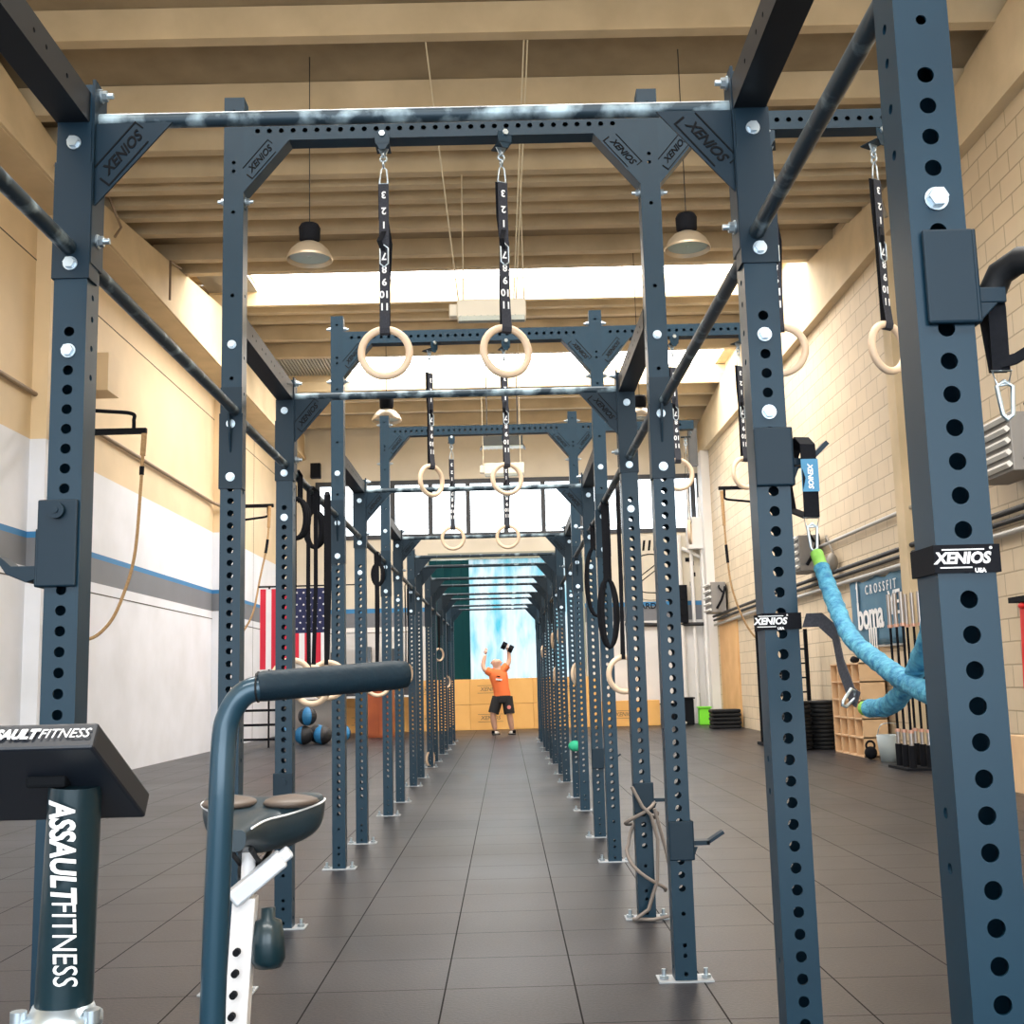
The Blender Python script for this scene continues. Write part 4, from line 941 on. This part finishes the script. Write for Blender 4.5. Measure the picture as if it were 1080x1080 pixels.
plates(4.74, 19.75, 8, .225, .085, 'rear left pile on the floor')
rk = thing('plate_tree', 'tall black steel plate rack with horizontal pegs behind bumper piles', 'rack', (5.0, 20.5, 0))
q = MB().bar((-.55, 0, 0), (-.55, 0, 2.0), .06, .06).bar((.3, 0, 0), (.3, 0, 2.0), .06, .06).bar((-.6, 0, .03), (.4, 0, .03), .5, .05)
for z in (.9, 1.15, 1.40, 1.65): q.bar((-.55, 0, z), (.3, 0, z), .03, .03)
obj('frame', q, M_BLACK, rk)
hp = MB()
for k in range(9): hp.lathe((-.10, 0, .83+.075*k), [(.03, 0), (.21, 0), (.225, .012), (.225, .055), (.21, .068), (.03, .068)], 22)
obj('stored_plates', hp, M_RUBBER, rk)
# bands on the wall at the right edge
for (y, z, col, nm, L) in ((12.15, 1.86, (.75, .02, .02), 'red', 1.05), (11.93, 1.92, (.02, .62, .13), 'green', 1.25)):
    t = MB()
    for s in (-.05, 0, .06): t.ribbon([(0, s*.6, 0), (-.01, s*.9, -L*.4), (-.01, s*1.6, -L*.8), (0, s*1.3, -L)], .05, axis=(0, 1, 0), th=.008)
    t.sphere((0, 0, .0), .06, 10, 8, (.6, 1.4, .6))
    tag(obj('resistance_band', t, mat(nm+'_latex', col, .45), None, (WR-.10, y, z)), 'bundle of %s resistance bands hanging on the right wall' % nm, 'resistance band')
tag(obj('band_rail', MB().box(WR-.14, WR, 10.8, 12.4, 1.90, 1.96), M_BLACK), 'black rail on right wall holding the red and green bands', 'rail')
tag(obj('plyo_box', MB().box(5.0, 5.5, 11.1, 11.75, 0, .55), M_PLYL), 'plywood box on floor at right edge under green bands', 'box')
# stacked mats, bins, green bin at far right
for k in range(5):
    tag(obj('step_pad', MB().box(-.34, .34, -.25, .25, 0, .085), M_RUBBER, None, (5.12+.01*(k % 2), 27.6, .09*k), bevel=.03), 'black pad in the stack by the plywood wall, %s' % ['lowest', 'second up', 'middle', 'fourth up', 'topmost'][k], 'pad', 'black pads stacked by the right wall')
def bin_(x, y, w_, d_, h, m_, label):
    t = thing('waste_bin', label, 'bin', (x, y, 0))
    obj('tub', MB().prism([(-w_*.43, -d_*.43, 0), (w_*.43, -d_*.43, 0), (w_*.43, d_*.43, 0), (-w_*.43, d_*.43, 0)], (0, 0, h)), m_, t, bevel=.02); obj('rim', MB().box(-w_/2, w_/2, -d_/2, d_/2, h, h+.04), m_, t, bevel=.01); return t
bin_(4.62, 30.3, .45, .4, .66, M_BLACK, 'taller black bin in the far right corner')
bin_(4.18, 30.35, .42, .4, .52, M_BLACK, 'lower black bin seen just right of the perforated post')
bin_(5.05, 30.0, .34, .34, .42, mat('lime_plastic', (.22, .85, .05), .4), 'lime green bucket bin in the far right corner')
tag(obj('mop_cart', MB().cyl((5.02, 30.25, .0), (5.00, 30.3, .8), .015, 8).box(4.92, 5.12, 30.2, 30.3, 0, .06), M_GCOND), 'thin grey mop handle standing behind the green bucket', 'mop')
tag(obj('white_sack', MB().sphere((0, 0, .06), .22, 16, 8, (1.4, .8, .35)), M_TRIM, None, (4.25, 29.7, .01)), 'white folded sheet on floor in front of black bins', 'sheet')
tag(obj('wall_phone', MB().box(-.05, 0, -.12, .12, -.15, .15).tube([(-.04, 0, -.1), (-.05, .08, -.4), (-.04, -.05, -.55), (-.04, .02, -.2)], .02, 6).sphere((-.06, -.1, -.05), .10, 10, 8, (.5, 1, 1)), M_TRIM, None, (WR-.04, 24.15, 1.35)), 'white wall device with dangling cord between plywood sheets', 'device')

# ------------------------------------------------------------------ far wall: curtain doorway, crash boxes, mural
dr = MB().box(OX0-.08, OX1+.08, YF-.06, YF, OZ, OZ+.18).box(OX0-.10, OX0, YF-.05, YF+.1, 0, OZ).box(OX1, OX1+.1, YF-.05, YF+.1, 0, OZ)
do = struct('door_1', dr, mat('olive_door_rail', (.30, .32, .26), .6))
m, nt, b = nodes_mat('strip_curtain')
o_ = [n for n in nt.nodes if n.type == 'OUTPUT_MATERIAL'][0]
geo = nt.nodes.new('ShaderNodeNewGeometry'); mp = nt.nodes.new('ShaderNodeMapping'); mp.inputs['Scale'].default_value = (2.6, 1, .8); nt.links.new(geo.outputs['Position'], mp.inputs['Vector'])
n = nt.nodes.new('ShaderNodeTexNoise'); n.inputs['Scale'].default_value = 1.0; n.inputs['Detail'].default_value = 5; nt.links.new(mp.outputs[0], n.inputs['Vector'])
r = nt.nodes.new('ShaderNodeValToRGB'); r.color_ramp.elements[0].position = .28; r.color_ramp.elements[0].color = (.008, .17, .21, 1); r.color_ramp.elements[1].position = .56; r.color_ramp.elements[1].color = (.25, .28, .29, 1)
nt.links.new(n.outputs['Fac'], r.inputs['Fac'])
tl_ = nt.nodes.new('ShaderNodeBsdfTranslucent'); nt.links.new(r.outputs['Color'], tl_.inputs['Color'])
mxs = nt.nodes.new('ShaderNodeMixShader'); mxs.inputs[0].default_value = .15; tp_ = nt.nodes.new('ShaderNodeBsdfTransparent'); nt.links.new(r.outputs['Color'], tp_.inputs['Color'])
nt.links.new(tl_.outputs[0], mxs.inputs[1]); nt.links.new(tp_.outputs[0], mxs.inputs[2]); nt.links.new(mxs.outputs[0], o_.inputs[0])
M_CURT = m
g = MB(); N = 60
for i in range(N):
    x0, x1 = -.95+i*3.0/N, -.95+(i+1)*3.0/N; y0 = YF+.06+.03*math.sin(i*1.1); y1 = YF+.06+.03*math.sin((i+1)*1.1)
    g.add([(x0, y0, 0), (x1, y1, 0), (x1, y1, OZ), (x0, y0, OZ)], [(0, 1, 2, 3)], 0, True)
obj('strip_curtain', g, M_CURT, do)
tag(obj('teal_curtain', (lambda g: g)(MB().prism([(-2.0, YF-.09, 0.02), (-1.8, YF-.14, .02), (-1.6, YF-.09, .02), (-1.4, YF-.14, .02), (-1.15, YF-.09, .02), (-.93, YF-.13, .02), (-.93, YF-.08, .02), (-2.0, YF-.06, .02)], (0, 0, 4.46))), mat('dark_teal_sheet', (.001, .040, .048), .7, spec=.15)), 'dark teal curtain hanging at left side of the bright doorway', 'curtain')
# plywood jump boxes stacked in front of the doorway: two rows
lgX = textmesh('XENIOS', .20, .002, .002, .2)
M_BOXP = mat('orange_plywood', (.86, .50, .16), .55, noise=(.78, .42, .12), scale=1.5)
cols_ = [(-3.6, 1.62), (-1.96, 1.62), (-.98+.02, 1.62)]
bx = []
x = -4.22
for c_ in range(5):
    for rrow in (0, 1):
        x0 = -4.22+c_*1.64+.0; 
        if rrow == 1 and c_ > 3: continue
        t = thing('jump_box', '', 'box', (x0+.81, YF-.35, rrow*.655), 0, 'plywood jump boxes lined up at the far wall')
        obj('box_body', MB().box(-.8185, .8185, -.25, .22, 0, .648), M_BOXP, t, bevel=.006)
        fr_ = MB().box(-.45, .45, .125, .14, 0, .002).box(-.45, .45, -.14, -.125, 0, .002).mesh('t', M_LOGO)
        Bm = TR(-.30 if c_ < 3 else -.1, -.253, .38 if rrow else .30) @ RX(PI/2) @ Matrix.Diagonal((.72, .72, 1, 1))
        obj('lettering', joined([(lgX, Bm, 0), (fr_, Bm, 0)], None), mat('faded_brown_print', (.22, .16, .09), .7), t)
        pos = ['furthest left', 'second from left', 'directly behind the man', 'second from right', 'furthest right'][c_]
        t['label'] = 'orange plywood box in the %s row, %s' % ('upper' if rrow else 'lower', pos)
# mural on the far wall
mu = thing('wall_mural', 'black line emblem painted on the far wall right of the windows', 'mural', (3.95, YF-.004, 3.9))
q = MB()
for a0, a1, R_ in ((.35, 2.75, .62), (3.6, 5.8, .62)):
    q.tube([(R_*math.cos(a0+(a1-a0)*i/20), -.004, R_*math.sin(a0+(a1-a0)*i/20)) for i in range(21)], .015, 4, flat=.003)
q.tube([(-.45, -.004, -.1), (.3, -.004, .45)], .012, 4); q.tube([(-.45, -.004, -.25), (.3, -.004, .3)], .012, 4); q.tube(arc([(-.45, -.004, -.1), (-.3, -.004, -.35), (0, -.004, -.42), (.5, -.004, -.4)], 5), .012, 4)
for x_ in (-.35, -.2, -.05, .1): q.prism([(x_, -.006, .72), (x_+.06, -.006, .72), (x_+.10, -.006, 1.0), (x_+.04, -.006, 1.0)], (0, .004, 0))
for x_, z_ in ((1.1, .75), (1.12, .35), (1.0, .45), (1.15, .05), (1.1, -.2)): q.box(x_-.05, x_+.06, -.006, -.002, z_-.06, z_+.05)
obj('line_work', q, M_LOGO, mu); ard = textmesh('ARD', .22, .002, .004)
obj('lettering', joined([(ard, TR(-.1, -.004, -.78) @ RX(PI/2), 0)], None), M_LOGO, mu)
tag(obj('wall_speaker', MB().box(-.13, .13, -.25, 0, -.5, .5).cyl((0, -.25, .2), (0, -.27, .2), .09, 16).cyl((0, -.25, -.2), (0, -.27, -.2), .10, 16), M_BLACK, None, (4.75, YF, 3.15)), 'tall black loudspeaker on the far wall above the blue stripe', 'speaker')
tag(obj('roof_column_box', MB().box(-.10, .10, -.12, .12, -.5, .45), mat('dark_grey_metal', (.06, .065, .07), .5), None, (4.88, 28.8, 7.0)), 'dark metal column box under the roof in far right corner', 'box')
tag(obj('wall_heater', MB().box(-.05, .45, -.4, 0, -.15, .7).tube([(-.2, -.1, -.1), (.0, -.1, -.2), (.4, -.1, -.4)], .05, 8), M_TRIM, None, (5.0, YF, 4.75)), 'white box with pipe elbow high on the far right wall', 'wall unit')

# ------------------------------------------------------------------ far left corner: flag, balls, shelves
fl = thing('flag', 'red, white and blue striped flag with stars hanging on a rail at left rear', 'flag', (-4.4, 24.1, 3.25))
M_FR = mat('flag_red', (.62, .02, .05), .8); M_FW = mat('flag_white', (.82, .80, .84), .8); M_FB = mat('flag_blue', (.012, .018, .075), .8)
q = MB(); nst = 7
def fcell(x0, x1, z0, z1, mi, ripple=True):
    n = max(2, int((x1-x0)/.03)); m_ = 6
    vs = [(x0+(x1-x0)*i/n, .03*math.sin((x0+(x1-x0)*i/n)*9)-.0, z0+(z1-z0)*j/m_) for j in range(m_+1) for i in range(n+1)]
    q.add(vs, [(j*(n+1)+i, j*(n+1)+i+1, (j+1)*(n+1)+i+1, (j+1)*(n+1)+i) for j in range(m_) for i in range(n)], mi, True)
xs_ = [-.68, -.565, -.45, -.33, -.21, -.09]
fw = .115
for i in range(12):
    x0 = -.68+i*fw
    z1 = 0 if x0 < -.02 else -.93
    fcell(x0, x0+fw, -1.66 if i < 6 else -1.55, z1, 0 if i % 2 == 0 else 1)
fcell(.01, .70, -.93, 0, 2)
obj('cloth', q, [M_FR, M_FW, M_FB], fl)
stq = MB()
for r_ in range(7):
    for c_ in range(5):
        x, z = .08+c_*.14+(.07 if r_ % 2 else 0), -.09-r_*.125
        if x > .67: continue
        pts = [(x+(.028 if k % 2 == 0 else .012)*math.sin(k*PI/5), .03*math.sin(x*9)-.006, z+(.028 if k % 2 == 0 else .012)*math.cos(k*PI/5)) for k in range(10)]
        stq.prism(pts, (0, -.003, 0))
obj('star', stq, M_FW, fl)
tag(obj('flag_rail', MB().tube([(-5.12, 24.12, 3.30), (-2.9, 24.12, 3.30), (-2.9, 24.12, 0)], .02, 8).tube([(-4.9, 24.15, 0), (-4.9, 24.15, 3.3)], .02, 8), M_BLACK), 'thin black rail frame that carries the flag', 'rail')
M_BALLB = mat('ball_blue', (.03, .22, .48), .5); M_BALLK = mat('ball_black', (.02, .02, .022), .5)
def ball(x, y, z, rt, label, blue=True):
    t = thing('medicine_ball', label, 'ball', (x, y, z), rt, 'medicine balls piled at left rear')
    mb = MB(); n, m_ = 24, 12; r_ = .20
    vs = [(r_*math.sin(PI*j/m_)*math.cos(2*PI*i/n), r_*math.sin(PI*j/m_)*math.sin(2*PI*i/n), r_*math.cos(PI*j/m_)) for j in range(m_+1) for i in range(n)]
    for j in range(m_):
        for i in range(n):
            mi = 1 if (i//4) % 3 == 0 and blue else 0
            mb.add([vs[j*n+i], vs[(j+1)*n+i], vs[(j+1)*n+(i+1) % n], vs[j*n+(i+1) % n]], [(0, 1, 2, 3)], mi, True)
    obj('ball_body', mb, [M_BALLK, M_BALLB], t); return t
for i, (x, y, z, rt) in enumerate(((-4.33, 25.0, .20, .4), (-3.92, 24.95, .20, 3.6), (-4.74, 25.1, .20, 1.0), (-4.25, 25.0, .595, 4.3), (-3.60, 25.55, .20, 4.9), (-4.12, 25.55, .20, 2))):
    ball(x, y, z, rt, ['black and blue medicine ball on floor, second from the left in pile', 'medicine ball on floor showing blue panel in middle of pile', 'leftmost medicine ball of pile, half behind the post',
                       'medicine ball resting on top of the pile', 'rightmost medicine ball of pile with blue stripes', 'medicine ball at back of the pile'][i])
sh = thing('storage_rack', 'pale metal rack with horizontal bars behind the foam handle', 'rack', (-5.3, 24.6, 0))
q = MB()
for x_ in (-.25, .75): q.bar((x_, 0, 0), (x_, 0, 1.3), .05, .05)
for z_ in (.15, .45, .75, 1.05, 1.28): q.bar((-.25, 0, z_), (.75, 0, z_), .04, .05)
obj('frame', q, M_BLACK, sh)
tag(obj('sled_wheel', MB().cyl((-4.75, 24.2, .16), (-4.68, 24.2, .16), .16, 20).bar((-4.72, 24.2, .16), (-4.55, 24.3, .75), .05, .05), M_RUBBER), 'black wheel with pale bar standing by the left rear post', 'wheel')
tag(obj('small_crate', MB().box(-.14, .14, -.14, .14, 0, .26), M_PLY, None, (-3.75, 26.3, 0), bevel=.01), 'small orange brown crate behind the medicine balls', 'crate')
ld = thing('wooden_locker', 'tall orange brown wooden locker behind left posts', 'cabinet', (-3.0, 27.6, 0))
obj('carcass', MB().box(-.33, .33, -.2, .3, 0, 1.6), mat('mahogany', (.42, .10, .025), .5, noise=(.30, .06, .015), scale=3), ld, bevel=.01)
obj('door', MB().box(-.30, .0, -.22, -.2, .05, 1.55).box(.01, .30, -.22, -.2, .05, 1.55), mat('mahogany', (0, 0, 0)), ld)
sb = thing('storage_shelf', 'long white and dark shelf along the far left wall', 'shelf', (-3.6, 29.9, 0))
q = MB()
for x_ in (-2.0, 0, 1.3): q.bar((x_, 0, 0), (x_, 0, 2.6), .06, .06)
obj('upright_post', q, M_BLACK, sb)
q = MB()
for z_ in (.9, 1.7, 2.55): q.box(-2.0, 1.35, -.3, .3, z_, z_+(.12 if z_ > 2 else .05))
obj('board', q, M_TRIM, sb)
random.seed(3)
for i in range(9):
    x_ = -5.4+i*.36; zz = (.95, 1.75)[i % 2]
    cc = [(.03, .03, .035), (.10, .13, .16), (.30, .17, .10), (.04, .05, .06)][i % 4]
    tag(obj('storage_crate', MB().box(-.15, .15, -.2, .2, 0, .32+.06*(i % 3)), mat('crate_%d' % (i % 4), cc, .6), None, (x_, 29.9, zz), bevel=.01),
        '%s crate on the %s board of rear shelf, %s' % (['black', 'slate grey', 'brown', 'charcoal'][i % 4], 'lower' if i % 2 == 0 else 'middle', ['first', 'second', 'third', 'fourth', 'fifth', 'sixth', 'seventh', 'eighth', 'ninth'][i]+' from left'), 'crate', 'crates on the rear shelf')
# window side speaker upper left by the beam end
tag(obj('roof_speaker', MB().box(-.13, .13, -.1, .1, -.2, .2), M_BLACK, None, (-4.98, 30.6, 6.95)), 'black speaker high in the far left corner by beam end', 'speaker')
# corbel on left wall
struct('trim_24', MB().box(WL, WL+.35, 16.0, 16.5, 5.45, 6.0), M_WALLL)

# ------------------------------------------------------------------ the man with the dumbbell
PY = 27.3
man = thing('person', 'man seen from behind in orange shirt and black shorts raising a dumbbell', 'person', (-.12, PY, 0))
def skin(name, verts, edges, radii, m_, par, root=0, lv=2):
    me = bpy.data.meshes.new(name); me.from_pydata([(x+.12, y-PY, z) for x, y, z in verts], edges, []); me.materials.append(m_)
    o = bpy.data.objects.new(name, me); COL.objects.link(o)
    sk = o.modifiers.new('skin', 'SKIN'); sk.use_smooth_shade = True
    for i, r_ in enumerate(radii):
        me.skin_vertices[0].data[i].radius = (r_, r_) if not isinstance(r_, tuple) else r_
        me.skin_vertices[0].data[i].use_root = (i == root)
    su = o.modifiers.new('sub', 'SUBSURF'); su.levels = lv; su.render_levels = lv
    dg = bpy.context.evaluated_depsgraph_get(); nm = bpy.data.meshes.new_from_object(o.evaluated_get(dg)); nm.name = name
    if not nm.materials: nm.materials.append(m_)
    bpy.data.objects.remove(o)
    n = bpy.data.objects.new(name, nm); COL.objects.link(n); n.parent = par
    for p in nm.polygons: p.use_smooth = True
    return n
V = [(-.10, PY, .92), (-.13, PY, 1.12), (-.18, PY-.01, 1.32), (-.20, PY, 1.46), (-.215, PY-.01, 1.54), (-.22, PY-.015, 1.61), (-.22, PY-.01, 1.685), (-.22, PY, 1.75),      # spine 0-7
     (-.36, PY, 1.43), (-.50, PY+.03, 1.50), (-.545, PY+.05, 1.60), (-.50, PY+.08, 1.78), (-.475, PY+.09, 1.86),                                           # left arm 8-12
     (-.05, PY, 1.49), (.05, PY+.02, 1.62), (.085, PY+.04, 1.72), (.075, PY+.05, 1.88), (.06, PY+.05, 1.95),                                                  # right arm 13-17
     (-.20, PY, .86), (-.27, PY-.03, .66), (-.33, PY-.06, .48), (-.31, PY, .28), (-.28, PY+.02, .09),                                                         # left leg 18-22
     (.0, PY, .86), (.03, PY-.03, .66), (.055, PY-.06, .47), (.085, PY, .27), (.11, PY+.02, .09)]
E_ = [(0, 1), (1, 2), (2, 3), (3, 4), (4, 5), (5, 6), (6, 7), (3, 8), (8, 9), (9, 10), (10, 11), (11, 12), (3, 13), (13, 14), (14, 15), (15, 16), (16, 17), (0, 18), (18, 19), (19, 20), (20, 21), (21, 22), (0, 23), (23, 24), (24, 25), (25, 26), (26, 27)]
Rd = [.11, .11, .12, .11, .07, .105, .125, .085, .08, .062, .056, .046, .036, .08, .062, .056, .046, .036, .11, .10, .075, .078, .05, .11, .10, .075, .078, .05]
body = skin('body', V, E_, Rd, M_SKIN, man)
def hand(c, dirv, side_v, nm, curl=.3):
    c = Vector(c); d = Vector(dirv).normalized(); s = Vector(side_v).normalized(); u = d.cross(s)
    vs = [c-d*.03, c, c+d*.045]; ed = [(0, 1), (1, 2)]; rd = [.024, .030, .032]
    for i, (o_, L) in enumerate(((-.026, .06), (-.009, .07), (.009, .066), (.025, .052))):
        b0 = len(vs); vs += [c+d*.06+s*o_, c+d*(.06+L*.5)+s*o_*1.15+u*curl*.02, c+d*(.06+L)+s*o_*1.2+u*curl*.06]; ed += [(2, b0), (b0, b0+1), (b0+1, b0+2)]; rd += [.0095, .0085, .0075]
    b0 = len(vs); vs += [c+d*.02-s*.035, c+d*.05-s*.055+u*.01]; ed += [(1, b0), (b0, b0+1)]; rd += [.012, .009]
    return skin(nm, [tuple(v) for v in vs], ed, rd, M_SKIN, man, 1, 1)
hand((-.465, PY+.095, 1.89), (.05, 0, 1), (1, 0, 0), 'hand')
hand((.055, PY+.05, 1.965), (-.1, -.1, .6), (1, 0, .3), 'hand', 1.0)
M_SHORT = mat('black_shorts', (.012, .012, .014), .85)
def loft(secs, n=20):
    mb = MB(); vs = [(cx+.12+rx*math.cos(2*PI*k/n), ry*math.sin(2*PI*k/n), z) for z, cx, rx, ry in secs for k in range(n)]
    return mb.add(vs, [(j*n+k, j*n+(k+1) % n, (j+1)*n+(k+1) % n, (j+1)*n+k) for j in range(len(secs)-1) for k in range(n)], 0, True)
tq = loft([(.86, -.10, .195, .150), (.95, -.105, .195, .150), (1.08, -.13, .190, .145), (1.22, -.155, .205, .148), (1.34, -.18, .222, .145), (1.43, -.195, .225, .130), (1.495, -.21, .165, .105), (1.54, -.216, .085, .078)])
tq.cyl((-.20, 0, 1.42), (-.335, .02, 1.49), .105, 14, .088).cyl((.02, 0, 1.46), (.155, .015, 1.60), .105, 14, .088)
obj('shirt', tq, M_ORANGE, man)
tq = loft([(1.0, -.105, .17, .13), (.93, -.10, .185, .145), (.84, -.10, .205, .158), (.74, -.11, .20, .155)])
tq.cyl((-.085, 0, .86), (-.195, -.045, .50), .135, 16, .125).cyl((.125, 0, .86), (.175, -.045, .48), .135, 16, .125)
obj('shorts', tq, M_SHORT, man)
for s_ in (-1, 1): obj('ear', MB().sphere((-.10+s_*.118, 0, 1.66), .03, 10, 8, (.5, .7, 1.1)), M_SKIN, man)
for x_, a_ in ((-.29, -.25), (.12, .15)):
    sm_ = MB().sphere((0, .04, .04), .055, 14, 8, (.9, 2.2, .85)); sh_ = obj('shoe', sm_, M_TRIM, man, (x_+.12, 0, 0), (0, 0, a_+.35*(-1 if a_ < 0 else 1)))
    obj('sole', MB().box(-.048, .048, -.07, .15, 0, .022), M_BLACK, sh_, bevel=.01); obj('heel_tab', MB().box(-.035, .035, -.085, -.06, .03, .10), M_BLACK, sh_)
tm = MB().box(-.07, .07, -.003, 0, -.018, .018).box(-.045, .045, -.003, 0, .055, .085).box(-.05, .06, -.003, 0, -.075, -.045)
obj('shirt_print', MB().box(-.075, .075, -.004, 0, -.02, .02), M_WHITE, man, (-.05, -.175, 1.27), (.02, .12, 0)); obj('shirt_print', MB().box(-.05, .03, -.004, 0, -.012, .012).box(-.04, -.01, -.004, 0, -.08, -.1).box(.0, .05, -.004, 0, -.08, -.105), M_LOGO, man, (-.05, -.175, 1.34), (.02, .12, 0))
obj('shorts_emblem', MB().cyl((0, 0, 0), (0, -.006, 0), .045, 16), mat('emblem_pink', (.75, .25, .22), .6), man, (.17, -.165, .63))
db = thing('dumbbell', 'black dumbbell held overhead by the man', 'dumbbell', (.035, PY+.04, 2.02))
obj('handle', MB().cyl((-.10, 0, .05), (.10, 0, -.05), .016, 12), M_ZINC, db)
obj('head', MB().cyl((-.115, 0, .06), (-.02, 0, .01), .10, 6), M_BLACK, db, bevel=.01); obj('head', MB().cyl((.04, 0, -.02), (.135, 0, -.07), .10, 6), M_BLACK, db, bevel=.01)
